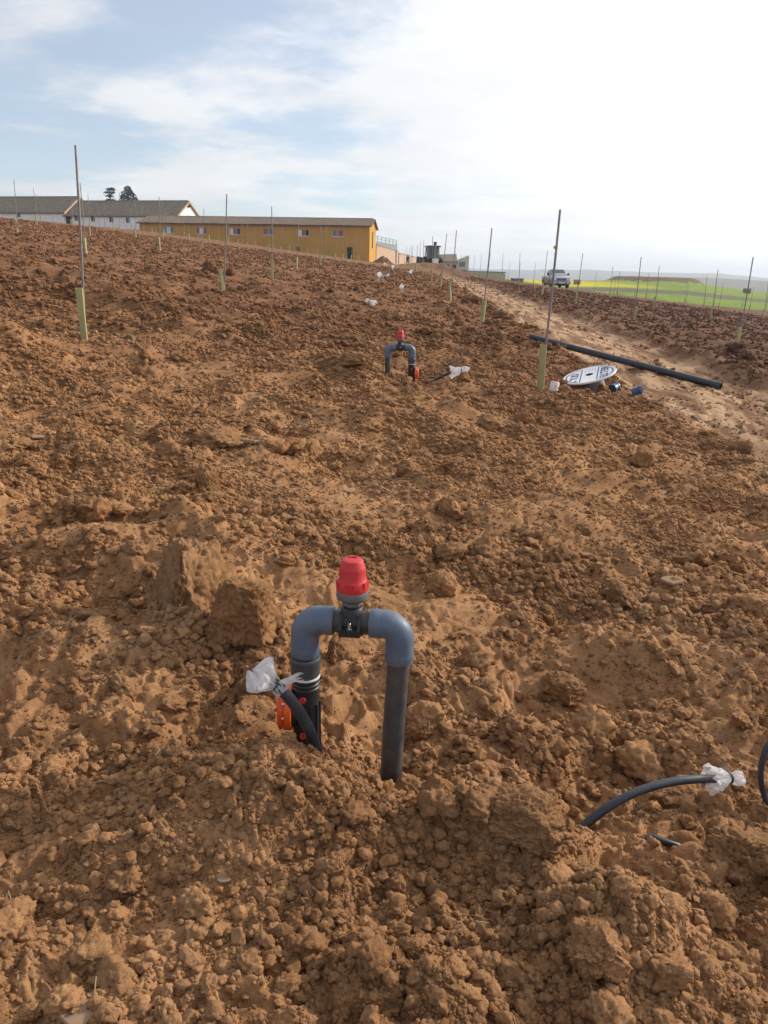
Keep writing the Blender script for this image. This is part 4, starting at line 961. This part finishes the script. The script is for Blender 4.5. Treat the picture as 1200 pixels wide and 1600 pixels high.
def white_building():
    Y0 = 152; c = at(277, 368, Y0); yaw = R(-13); u = Vector((math.cos(yaw), math.sin(yaw), 0)); fr = Frame(c, yaw)
    tm, _ = fr.hit(101, 340); tl, _ = fr.hit(-90, 330)
    D = 10.0
    for (t0, t1, nm, lab, he_px, rise, d2) in ((tm, 0.0, 'white_barn', 'long whitewashed barn with lichen-grey tiled roof and a lit gable end, behind the yellow building', (277, 337), 2.9, D), (tl, tm, 'white_barn', 'taller-roofed whitewashed barn wing adjoining the long barn, with one tiny window', (90, 332), 3.2, D + .8)):
        org = c + u * t0; f2 = Frame(org, yaw); L = t1 - t0; he = f2.hit(*he_px)[1]; root = empty(nm, org + (Vector((0, 0, 0)) if t1 == 0 else Vector((math.sin(yaw) * .15, -math.cos(yaw) * .15, 0))), yaw, lab, 'barn', None); ops = []; wins = []
        if t1 == 0.0:
            for px, py in ((145, 342), (173.5, 343.2), (199.5, 344), (228, 345), (119, 341)): t, z = f2.hit(px, py); o = (t - .42, t + .42, z - .52, z + .52); wins.append(o)
            t, z = f2.hit(101.5, 337); dr = (max(.15, t - .75), max(1.65, t + .75), z - 3.2, z); ops = wins + [dr]
        else:
            t, z = f2.hit(30, 336.5); wins.append((t - .35, t + .35, z - .4, z + .4)); t2, z2 = f2.hit(60, 338); ops = list(wins)
        facade(root, L, he, ops, LIME, zb=-3); shell(root, L, d2, he, rise, LIME, -3); rf = roof(root, L, d2, he, rise, TILEG, over=.3)
        for o in wins: window(root, o, (DARK, GLASSG), sill=False)
        if t1 == 0.0:
            doorway(root, dr); k = rise / (d2 / 2)
            vg = MB()
            for s in (1, -1):
                a = (L + .31, -.3 if s == 1 else d2 + .3, he - .3 * k - .1); b = (L + .31, d2 / 2, he + rise - .1); vg.bar(a, b, .16, .3)
            vg.build('verge_trim', VERGE, rf, 0)
            MB().box(0, L, -.06, -.004, -3, .9).build('grey_plinth', CONC, root, 0)
            MB().box(L + .02, L + .4, d2 / 2 - .15, d2 / 2 + .15, he + rise - 1.1, he + rise - .75).build('gable_lamp', DARK, root, 0)
        else:
            vg = MB(); k = rise / (d2 / 2)
            vg.bar((L + .31, -.3, he - .3 * k - .05), (L + .31, d2 / 2, he + rise), .2, .35); vg.build('verge_trim', VERGE, rf, 0)
white_building()
# pinkish yard wall running away beyond the yellow building
def slab_wall(name, a, b, h0, h1, th, m, label, cat='wall', cap=None, zb=-1.5):
    d = (b - a); d.z = 0; root = empty(name, a, math.atan2(d.y, d.x), label, cat); L = d.length; dz = b.z - a.z; mb = MB(); vs = []
    for (x, y) in ((0, 0), (L, 0), (L, th), (0, th)): vs.append((x, y, (dz if x else 0) + zb))
    for (x, y) in ((0, 0), (L, 0), (L, th), (0, th)): vs.append((x, y, (dz + h1) if x else h0))
    mb.add(vs, [(0, 3, 2, 1), (4, 5, 6, 7), (0, 1, 5, 4), (1, 2, 6, 5), (2, 3, 7, 6), (3, 0, 4, 7)]); mb.build('wall_panel', m, root, 0)
    if cap:
        c_ = MB(); vs = []
        for zo in (0, .14):
            for (x, y) in ((-.05, -.08), (L + .05, -.08), (L + .05, th + .08), (-.05, th + .08)): vs.append((x, y, (h0 if x < 1 else dz + h1) + zo + .003))
        c_.add(vs, [(0, 3, 2, 1), (4, 5, 6, 7), (0, 1, 5, 4), (1, 2, 6, 5), (2, 3, 7, 6), (3, 0, 4, 7)]); c_.build('coping', cap, root, 0)
    return root
wa = at(588, 412, 128); wb = at(622, 414, 166); wc = at(653, 418, 232)
slab_wall('yard_wall', wa, wb, at(589, 383, 128).z - wa.z, at(622, 393, 166).z - wb.z, .3, PINK, 'taller pinkish rendered yard wall starting at the yellow building gable', cap=CONC)
slab_wall('yard_wall', wb + Vector((.2, .4, 0)), wc, at(622, 396, 166).z - wb.z, at(653, 403, 232).z - wc.z, .3, PINK, 'lower pinkish wall stretch running on towards the digger', cap=CONC)
def metal_shed():
    a = at(584, 392, 146); b = at(620, 394, 160); d = b - a; d.z = 0; yaw = math.atan2(d.y, d.x); L = d.length; root = empty('metal_shed', Vector((a.x, a.y, a.z - 3)), yaw, 'grey metal shed roof with pipe railings showing above the pinkish wall', 'shed')
    h0 = at(586, 376, 146).z - a.z + 3; h1 = at(620, 383, 160).z - a.z + 3
    mb = MB(); mb.add([(0, 0, h0 - 1.3), (L, 0, h1 - .9), (L, 5, h1 - .9), (0, 5, h0 - 1.3), (0, 0, h0), (L, 0, h1), (L, 5, h1 + .3), (0, 5, h0 + .3)], [(0, 3, 2, 1), (4, 5, 6, 7), (0, 1, 5, 4), (1, 2, 6, 5), (2, 3, 7, 6), (3, 0, 4, 7)]); mb.build('roof_panel', METAL, root, 0)
    MB().box(.1, L - .1, .3, 4.7, 0, h1 - .95).build('wall', GREYW, root, 0)
    for i in range(7):
        t = i / 6; x = L * t; z = h0 + (h1 - h0) * t; MB().tube([(x, .1, z - .05), (x, .1, z + .9)], .05, 6).build('rail_post', METAL, root)
    for zo in (.45, .88): MB().tube([(0, .1, h0 + zo), (L, .1, h1 + zo)], .045, 6).build('rail', METAL, root)
    MB().box(L, L + .3, 0, .3, 0, h1 + .2).build('end_post', GREYW, root, 0)
metal_shed()
def arched_house():
    y = 205; a = at(684, 436, y); b = at(731, 436, y); org = Vector((a.x, y, a.z - 1)); L = b.x - a.x; root = empty('arched_house', org, R(0), 'grey two-storey house with a row of arches and a sloping tiled roof', 'house')
    top = at(700, 404, y).z - org.z; topr = at(730, 399, y).z - org.z; mid = at(700, 417, y).z - org.z; gx = at(715, 400, y).x - a.x
    m = MB(); m.add([(0, 0, 0), (gx, 0, 0), (gx, 0, mid - 1.0), (0, 0, mid - 1.0)], [(0, 1, 2, 3)])
    m.add([(gx, -.6, 0), (L, -.6, 0), (L, -.6, topr), (gx, -.6, top - .4), (gx, 7, 0), (L, 7, 0), (L, 7, topr), (gx, 7, top - .4)], [(0, 1, 2, 3), (1, 5, 6, 2), (4, 7, 6, 5), (3, 2, 6, 7), (0, 3, 7, 4)]); 
    m.add([(0, 0, 0), (0, 7, 0), (0, 7, top - .8), (0, 0, top - .8)], [(0, 1, 2, 3)]); m.build('wall', GREYW, root, 0)
    # arcade: spandrel cut by three arches, dark loggia behind
    n = 3; sp = MB(); zb, zt = mid - 1.0, top - .75; w = gx / n
    for k in range(n):
        x0 = k * w; N = 12; r = w * .36; cx_ = x0 + w / 2; sp_z = zb + (zt - zb) * .52
        sp.box(x0, cx_ - r, -.02, .3, zb, zt); sp.box(cx_ + r, x0 + w, -.018, .302, zb, zt)
        for i in range(N):
            a0, a1 = math.pi * i / N, math.pi * (i + 1) / N; p0 = (cx_ + r * math.cos(a0), sp_z + r * .8 * math.sin(a0)); p1 = (cx_ + r * math.cos(a1), sp_z + r * .8 * math.sin(a1))
            sp.add([(p0[0], -.015, p0[1]), (p1[0], -.015, p1[1]), (p1[0], -.015, zt), (p0[0], -.015, zt), (p0[0], .29, p0[1]), (p1[0], .29, p1[1])], [(1, 0, 3, 2), (0, 1, 5, 4)])
    sp.build('arcade', GREYW, root, 0); MB().box(.05, gx - .05, 1.6, 1.8, zb - .2, zt).build('loggia_back', DARK, root, 0)
    for (px, py, w2, h2) in ((722, 413, .75, .55), (722, 427, 1.0, .8)):
        q = at(px, py, y - .6); x = q.x - a.x; z = q.z - org.z; MB().box(x - w2, x + w2, -.66, -.605, z - h2, z + h2).build('window', GLASSG, root, 0)
    rf = MB(); rf.add([(-.4, -.5, top - .85), (gx - .02, -.5, top - .85), (gx - .02, 4, topr + .2), (-.4, 4, top + .8), (-.4, -.5, top - .65), (gx - .02, -.5, top - .65), (gx - .02, 4, topr + .4), (-.4, 4, top + 1)], [(0, 3, 2, 1), (4, 5, 6, 7), (0, 1, 5, 4), (1, 2, 6, 5), (2, 3, 7, 6), (3, 0, 4, 7)]); rf.build('roof', TILE, root, 0)
    lean = MB(); lean.box(gx + .3, L + 2.6, -3.6, -.62, 0, mid - 1.4); lean.build('lean_to', GREYW, root, 0)
    MB().add([(gx + .2, -3.8, mid - 1.38), (L + 2.8, -3.8, mid - 1.8), (L + 2.8, -.61, mid - 1.5), (gx + .2, -.61, mid - .9)], [(0, 1, 2, 3)]).add([(gx + .2, -3.8, mid - 1.45), (L + 2.8, -3.8, mid - 1.9), (L + 2.8, -.61, mid - 1.6), (gx + .2, -.61, mid - 1.0)], [(3, 2, 1, 0)]).build('lean_to_roof', TILE, root, 0)
arched_house()
g0 = at(728, 436, 175); g1 = at(787, 439, 150)
slab_wall('grey_wall', g0, g1, at(728, 424, 175).z - g0.z, at(787, 426, 150).z - g1.z, .3, GREYW, 'low grey concrete wall beyond the stakes, next to the arched house', cap=CONC)
def hut(name, px, py, y, w, h, m, label, roofm=None, pole=False):
    p = at(px, py, y); p.z = float(big_z(np.array([p.x]), np.array([y * 1.0]))[0]); root = empty(name, Vector((p.x, y, p.z - .05)), R(15), label, 'hut'); MB().box(-w / 2, w / 2, -w * .4, w * .4, -1.5, h + .6).build('wall', m, root, 0)
    r = MB(); r.box(-w * .56, w * .56, -w * .47, w * .47, h + .603, h + .9, None, .8); r.build('roof', roofm or TILE, root, 0); MB().box(-w * .12, w * .12, -w * .4 - .03, -w * .4 + .02, -.2, h * .5 + .5).build('door', DARK, root, 0)
    if pole: MB().tube([(w * .2, 0, h + .8), (w * .2, 0, h + 3)], .05, 6).build('pole', METAL, root)
BRICK = mat('brick_brown', (.20, .11, .07), .9, var=.25, vscale=3)
hut('brick_hut', 902, 435.5, 225, 1.5, .45, BRICK, 'tiny brown brick hut at the edge of the yellow flowering strip')
hut('brick_hut', 1167, 456, 235, 1.7, .6, BRICK, 'small brown hut with a pole on the slope beyond the mound', pole=True)
tp = at(808, 440, 92); tr_ = empty('water_trough', Vector((tp.x, 92, tp.z - .2)), .2, 'small grey concrete trough at the field edge left of the pickup truck', 'trough'); MB().box(-.6, .6, -.4, .4, -.8, .45).build('basin', CONC, tr_, 0); MB().box(-.66, .66, -.46, .46, .453, .56).build('rim', CONC, tr_, 0)

# soil heap at the building's corner
def soil_heap():
    y = 110; a = at(583, 413, y); b = at(624, 414, y); c = (a + b) / 2; rx = (b.x - a.x) / 2; h = at(598, 400, y).z - c.z; n = 60; vs = []; fs = []
    root = empty('soil_heap', Vector((c.x, y, c.z - .3)), 0, 'brown heap of loose soil at the foot of the yellow gable', 'soil heap')
    for i in range(n + 1):
        for j in range(n + 1):
            u, v = -1 + 2 * i / n, -1 + 2 * j / n; r = math.hypot(u + .25, v); k = max(0, 1 - r) ** .8
            z = (h + .5) * k * (1 + .25 * mnoise.noise(Vector((u * 4, v * 4, 3)))) + .12 * mnoise.noise(Vector((u * 12, v * 12, 1))); vs.append((u * rx * 1.15, v * 2.6, z - .15))
    for i in range(n):
        for j in range(n): fs.append((i * (n + 1) + j, (i + 1) * (n + 1) + j, (i + 1) * (n + 1) + j + 1, i * (n + 1) + j + 1))
    MB().add(vs, fs).build('heap', SOIL, root, 60)
soil_heap()

# trees behind the barn
LEAF = mat('dark_foliage', (.018, .030, .018), .8, vscale=.9, c2=(.045, .065, .035), spec=.2)
BARK = mat('bark', (.08, .06, .045), .9)
def tree(px, ptop, y, label, shape):
    t = at(px, ptop, y); H_ = 12.0; root = empty('evergreen_tree', Vector((t.x, y, t.z - H_)), 0, label, 'tree', None); rnd = random.Random(px)
    MB().tube([(0, 0, -1), (.1, 0, H_ * .5), (0, 0, H_ * .93)], [.35, .26, .07], 8).build('trunk', BARK, root)
    limbs = MB(); vs = []; fs = []
    def leaf(c, s):
        n = Vector((rnd.gauss(0, 1), rnd.gauss(0, 1), rnd.gauss(0, 1))).normalized(); a = n.orthogonal().normalized() * s; b = n.cross(a); o = len(vs); vs.extend([c - a, c - b * .6, c + a, c + b * .6]); fs.append((o, o + 1, o + 2, o + 3))
    if shape == 'flat':
        for (z, rr, th, cnt) in ((H_ - .35, 1.05, .22, 420), (H_ - 1.0, 1.25, .2, 380), (H_ - 1.7, .8, .3, 260), (H_ - 2.6, 1.0, .3, 300), (H_ - 3.6, 1.3, .4, 320)):
            for k in range(5):
                a = rnd.uniform(0, 6.28); limbs.tube([(0, 0, z - .5), (math.cos(a) * rr * .5, math.sin(a) * rr * .5, z - .15), (math.cos(a) * rr, math.sin(a) * rr, z)], [.07, .05, .02], 5)
            blobs = [(rnd.uniform(0, 6.28), rnd.uniform(.2, 1)) for _ in range(7)]
            for _ in range(cnt): a, q = rnd.choice(blobs); leaf(Vector((math.cos(a) * rr * q + rnd.gauss(0, .2), math.sin(a) * rr * q + rnd.gauss(0, .2), z + rnd.gauss(0, th * .5))), rnd.uniform(.08, .16))
    else:
        for _ in range(2600):
            t_ = rnd.random() ** .7; z = H_ - 6 * t_; rr = (.25 + 1.75 * min(1, t_ * 2.3) ** .75) * (1 + .25 * mnoise.noise(Vector((z * 1.3, px, 0)))); a = rnd.uniform(0, 6.28); q = rnd.random() ** .35 * (1 + .3 * mnoise.noise(Vector((math.cos(a) * 2, math.sin(a) * 2, z * 1.2))))
            leaf(Vector((math.cos(a) * rr * q, math.sin(a) * rr * q, z)), rnd.uniform(.12, .24))
        for k in range(14): a = rnd.uniform(0, 6.28); z = H_ - rnd.uniform(1.5, 6); limbs.tube([(0, 0, z - .4), (math.cos(a) * 1.1, math.sin(a) * 1.1, z)], [.06, .02], 5)
    limbs.build('limb', BARK, root); MB().add(vs, fs).build('crown', LEAF, root, 0)
tree(171, 293, 182, 'dark flat-topped tree standing behind the barn roof', 'flat')
tree(199, 290.5, 186, 'dark bushy rounded conifer behind the barn roof', 'cone')

# ------------------------------------------------------------------ vehicles
SILVER = mat('silver_paint', (.36, .37, .40), .32, .5, var=.05); TYRE = mat('tyre', (.02, .02, .02), .9); RIM = mat('rim', (.35, .35, .36), .4, .7)
GLASSC = mat('car_glass', (.05, .065, .075), .05, spec=.9); LAMP = mat('lamp_glass', (.75, .77, .8), .1, spec=.9); CHROME = mat('chrome_grille', (.25, .26, .28), .3, .8); BUMP = mat('bumper', (.20, .21, .23), .5)
def loft(mb, secs):
    """secs: (y, half width, z bottom, z top, shoulder inset)"""
    vs = []; fs = []
    for (y, w, z0, z1, ins) in secs:
        k = .12
        ring = [(-w + .05, z0), (w - .05, z0), (w, z0 + .10), (w, z1 - k), (w - ins * .5, z1 - k * .4), (w - ins - .06, z1), (-w + ins + .06, z1), (-w + ins * .5, z1 - k * .4), (-w, z1 - k), (-w, z0 + .10)]
        vs += [(x, y, z) for x, z in ring]
    n = 10
    for i in range(len(secs) - 1):
        for j in range(n): fs.append((i * n + j, (i + 1) * n + j, (i + 1) * n + (j + 1) % n, i * n + (j + 1) % n))
    fs.append(tuple(range(n))); fs.append(tuple(reversed(range((len(secs) - 1) * n, len(secs) * n)))); mb.add(vs, fs)
def wheel(root, x, y, r, w, nm='wheel'):
    M = TR((x, y, r)) @ roty(R(90)); o = empty('axle', (0, 0, 0)); bpy.data.objects.remove(o)
    t = MB().lathe([(r * .6, -w / 2), (r * .93, -w / 2), (r, -w * .32), (r, w * .32), (r * .93, w / 2), (r * .6, w / 2)], 28, M).build(nm, TYRE, root, 40)
    MB().lathe([(r * .58, -w / 2 - .01), (r * .5, -w / 2 + .01), (r * .15, -w / 2 - .015)], 20, M).lathe([(r * .15, w / 2 + .015), (r * .5, w / 2 - .01), (r * .58, w / 2 + .01)], 20, M).build('rim', RIM, t, 40)
def pickup():
    p = ground_hit(876, 451); p.z = float(big_z(np.array([p.x]), np.array([p.y]))[0]) + .03
    root = empty('pickup_truck', p, R(0), 'silver pickup truck parked among the stakes at the edge of the field', 'truck')
    b = MB(); loft(b, [(-.06, .74, .42, .86, .05), (.0, .82, .40, .95, .06), (.25, .86, .36, 1.02, .08), (1.15, .87, .34, 1.10, .07), (1.3, .88, .34, 1.14, .05), (3.0, .88, .34, 1.12, .03), (3.02, .87, .36, 1.08, .02), (4.9, .87, .40, 1.08, .02), (5.0, .85, .44, 1.06, .02)]); body = b.build('body', SILVER, root, 40)
    c = MB(); loft(c, [(1.32, .78, 1.05, 1.16, .10), (1.50, .76, 1.05, 1.28, .10), (1.95, .72, 1.05, 1.64, .10), (2.2, .70, 1.05, 1.70, .10), (2.75, .70, 1.05, 1.70, .10), (3.0, .74, 1.05, 1.55, .10), (3.02, .75, 1.05, 1.2, .1)]); c.build('cab', SILVER, root, 40)
    MB().add([(-.70, 1.40, 1.19), (.70, 1.40, 1.19), (.585, 1.94, 1.655), (-.585, 1.94, 1.655), (-.70, 1.43, 1.17), (.70, 1.43, 1.17), (.585, 1.97, 1.63), (-.585, 1.97, 1.63)], [(0, 1, 2, 3), (7, 6, 5, 4), (0, 4, 5, 1), (1, 5, 6, 2), (2, 6, 7, 3), (3, 7, 4, 0)]).build('windscreen', GLASSC, root, 0)
    for s in (-1, 1):
        MB().add([(s * .79, 1.62, 1.18), (s * .79, 2.85, 1.18), (s * .722, 2.7, 1.60), (s * .722, 2.02, 1.60), (s * .72, 1.62, 1.18), (s * .72, 2.85, 1.18), (s * .66, 2.7, 1.60), (s * .66, 2.02, 1.60)], [(0, 1, 2, 3), (7, 6, 5, 4), (0, 4, 5, 1), (1, 5, 6, 2), (2, 6, 7, 3), (3, 7, 4, 0)]).build('side_window', GLASSC, root, 0)
        h = MB(); h.box(min(s * .46, s * .80), max(s * .46, s * .80), -.09, .05, .70, .87); h.build('headlight', LAMP, root, 0)
        m_ = MB(); m_.box(min(s * .86, s * 1.05), max(s * .86, s * 1.05), 1.52, 1.62, 1.16, 1.34); m_.bar((s * .82, 1.58, 1.2), (s * .9, 1.58, 1.22), .05); m_.build('mirror', BLACK, root, 0)
        for y in (.85, 4.05): wheel(root, s * .76, y, .36, .22)
        ar = MB()
        for y in (.85, 4.05):
            pts = [(s * .885, y + .46 * math.cos(a), .36 + .46 * math.sin(a)) for a in np.linspace(.1, math.pi - .1, 12)]; ar.tube(pts, .03, 6)
        ar.build('wheel_arch', SILVER, body, 40)
    gr = MB(); gr.box(-.44, .44, -.10, -.03, .70, .86); g_ = gr.build('grille', BLACK, root, 0); sl_ = MB()
    for z in (.74, .79, .84): sl_.box(-.42, .42, -.115, -.095, z - .008, z + .008)
    sl_.box(-.05, .05, -.13, -.10, .69, .88); sl_.build('grille_bar', CHROME, g_, 0)
    bp_ = MB(); loft(bp_, [(-.24, .70, .36, .58, .04), (-.16, .85, .34, .62, .04), (.12, .88, .34, .62, .04)]); bo = bp_.build('bumper', BUMP, root, 40)
    MB().box(-.26, .26, -.262, -.243, .44, .55).build('number_plate', WHITEP, bo, 0); fl = MB()
    for s in (-1, 1): fl.box(min(s * .5, s * .68), max(s * .5, s * .68), -.25, -.2, .43, .52)
    fl.build('fog_lamp', LAMP, bo, 0); MB().box(-.5, .5, -.255, -.235, .36, .42).build('air_intake', BLACK, bo, 0)
    MB().box(-.75, .75, .6, 4.6, .22, .36).build('chassis', BLACK, root, 0)
    MB().box(-.72, .72, 3.15, 4.85, .95, 1.083).build('bed_liner', BLACK, root, 0)
pickup()
YELM = mat('digger_paint', (.24, .235, .22), .5, var=.15)
def digger():
    y = 100; p = at(677, 415, y); root = empty('backhoe_digger', Vector((p.x, y, p.z - .35)), R(8), 'dark backhoe digger seen from behind, parked on the bank beyond the stakes', 'digger')
    MB().box(-.55, .55, 0, 3.2, .6, 1.25).build('chassis', BLACK, root, 0)
    cab = MB()
    for (x, yy) in ((-.72, .2), (.72, .2), (-.72, 1.7), (.72, 1.7)): cab.bar((x * 1.05, yy, 1.15), (x * .9, yy, 2.55), .11)
    cab.box(-.78, .78, .15, 1.75, .95, 1.32); cab.build('cab_frame', YELM, root, 0)
    MB().box(-.88, .88, .0, 1.9, 2.55, 2.70, None, .92).build('cab_roof', BLACK, root, 0)
    MB().box(-.62, .62, .30, 1.6, 1.33, 2.54).build('cab_glass', GLASSG, root, 0)
    for s in (-1, 1):
        wheel(root, s * .92, 1.0, .72, .42); wheel(root, s * .88, 3.2, .5, .32)
        MB().box(s * .98 - .1, s * .98 + .1, -.4, -.1, .15, 1.15).build('stabiliser', BLACK, root, 0); MB().box(min(s * .86, s * 1.0), max(s * .86, s * 1.0), .05, .2, 2.5, 2.62).build('work_lamp', LAMP, root, 0)
    bm_ = MB(); bm_.box(-.13, .13, -.75, -.5, .7, 2.85, rotx(R(3))); bm_.box(-.16, .16, -.85, -.5, 2.7, 3.1); bm_.build('boom', BLACK, root, 0)
    MB().box(-.10, .10, -1.1, -.9, 1.1, 2.8, rotx(R(-4))).build('dipper_arm', YELM, root, 0)
    bk = MB(); bk.add([(-.35, -1.5, .5), (.35, -1.5, .5), (.35, -.9, .3), (-.35, -.9, .3), (-.35, -1.35, 1.1), (.35, -1.35, 1.1), (.35, -.85, 1.15), (-.35, -.85, 1.15)], [(0, 3, 2, 1), (4, 5, 6, 7), (0, 1, 5, 4), (1, 2, 6, 5), (2, 3, 7, 6), (3, 0, 4, 7)]); bk.build('bucket', WHITEP, root, 0)
    lo = MB(); lo.add([(-1.35, 3.9, .2), (-.35, 3.9, .2), (-.35, 4.7, .2), (-1.35, 4.7, .2), (-1.35, 4.2, 1.5), (-.35, 4.2, 1.3), (-.35, 4.7, 1.0), (-1.35, 4.7, 1.0)], [(0, 3, 2, 1), (4, 5, 6, 7), (0, 1, 5, 4), (1, 2, 6, 5), (2, 3, 7, 6), (3, 0, 4, 7)])
    lo.add([(-1.5, -.3, .0), (-.9, -.3, .0), (-.9, .5, .0), (-1.5, .5, .0), (-1.0, -.2, 1.1), (-.75, -.2, 1.3), (-.75, .4, 1.3), (-1.0, .4, 1.1)], [(0, 3, 2, 1), (4, 5, 6, 7), (0, 1, 5, 4), (1, 2, 6, 5), (2, 3, 7, 6), (3, 0, 4, 7)]); lo.build('loader_bucket', BLACK, root, 0)
digger()
# ------------------------------------------------------------------ person by the wall
def person():
    y = 116; p = at(637, 416.5, y); z0 = float(height(np.array([p.x]), np.array([y * 1.0]))[0]); root = empty('person', Vector((p.x, y, max(z0, p.z - .1))), R(20), 'person in dark blue work clothes standing by the pinkish wall', 'person')
    J = {'pel': (0, 0, .95), 'sp': (0, .02, 1.2), 'ch': (0, .02, 1.38), 'nk': (0, 0, 1.50), 'hd': (0, -.03, 1.60), 'tp': (0, -.02, 1.72),
         'hl': (-.10, 0, .90), 'kl': (-.12, -.04, .50), 'al': (-.12, .02, .09), 'tl': (-.13, -.15, .04), 'hr': (.10, 0, .90), 'kr': (.13, -.06, .50), 'ar': (.14, .03, .09), 'tr': (.16, -.14, .04),
         'sl': (-.19, .01, 1.40), 'el': (-.27, -.02, 1.14), 'wl': (-.24, -.16, .95), 'fl': (-.22, -.20, .87), 'sr': (.19, .01, 1.40), 'er': (.28, .03, 1.13), 'wr': (.27, -.10, .90), 'fr': (.26, -.14, .82)}
    rad = {'pel': .15, 'sp': .14, 'ch': .16, 'nk': .06, 'hd': .095, 'tp': .07, 'hl': .10, 'kl': .07, 'al': .05, 'tl': .04, 'sl': .075, 'el': .052, 'wl': .038, 'fl': .035}
    E_ = [('pel', 'sp'), ('sp', 'ch'), ('ch', 'nk'), ('nk', 'hd'), ('hd', 'tp'), ('pel', 'hl'), ('hl', 'kl'), ('kl', 'al'), ('al', 'tl'), ('pel', 'hr'), ('hr', 'kr'), ('kr', 'ar'), ('ar', 'tr'), ('ch', 'sl'), ('sl', 'el'), ('el', 'wl'), ('wl', 'fl'), ('ch', 'sr'), ('sr', 'er'), ('er', 'wr'), ('wr', 'fr')]
    ks = list(J); me = bpy.data.meshes.new('body'); me.from_pydata([J[k] for k in ks], [(ks.index(a), ks.index(b)) for a, b in E_], []); o = link('body', me, None, root)
    md = o.modifiers.new('skin', 'SKIN'); 
    if not me.skin_vertices: 
        bm = bmesh.new(); bm.from_mesh(me); bm.verts.layers.skin.verify(); bm.to_mesh(me); bm.free()
    for i, k in enumerate(ks):
        r = rad.get(k) or rad.get(k[0] + 'l') or .06; me.skin_vertices[0].data[i].radius = (r, r * .85)
    me.skin_vertices[0].data[0].use_root = True; o.modifiers.new('sub', 'SUBSURF').levels = 1; o.modifiers['sub'].render_levels = 2
    CL = mat('blue_workwear', (.02, .035, .09), .9, var=.25); SK = mat('skin', (.42, .25, .18), .6); HAIR = mat('dark_hair', (.03, .022, .018), .7); me.materials.append(CL)
    hd = MB(); hd.lathe([(.03, 1.50), (.07, 1.53), (.092, 1.60), (.092, 1.65), (.07, 1.71), (.02, 1.735)], 16, TR((0, -.025, 0))); hd.box(-.012, .012, -.135, -.10, 1.60, 1.64); h = hd.build('face', SK, root, 60)
    MB().lathe([(.099, 1.63), (.101, 1.67), (.08, 1.73), (.02, 1.755)], 16, TR((0, -.01, 0))).build('hair', HAIR, root, 60)
person()

# ------------------------------------------------------------------ haze over the far land
hz = MB().box(-5400, 5400, -5400, 5400, -45, 62).build('haze', None, None, 0); tag(hz, 'thin pale haze in the air over the far land', 'haze', kind='stuff')
hm = bpy.data.materials.new('haze'); n_, l_ = nodes(hm); n_.remove(n_['Principled BSDF']); pv = n_.new('ShaderNodeVolumePrincipled'); pv.inputs['Color'].default_value = (.80, .88, 1.0, 1); pv.inputs['Density'].default_value = .00038; pv.inputs['Anisotropy'].default_value = .3
l_.new(pv.outputs[0], n_['Material Output'].inputs['Volume']); hz.data.materials.append(hm)
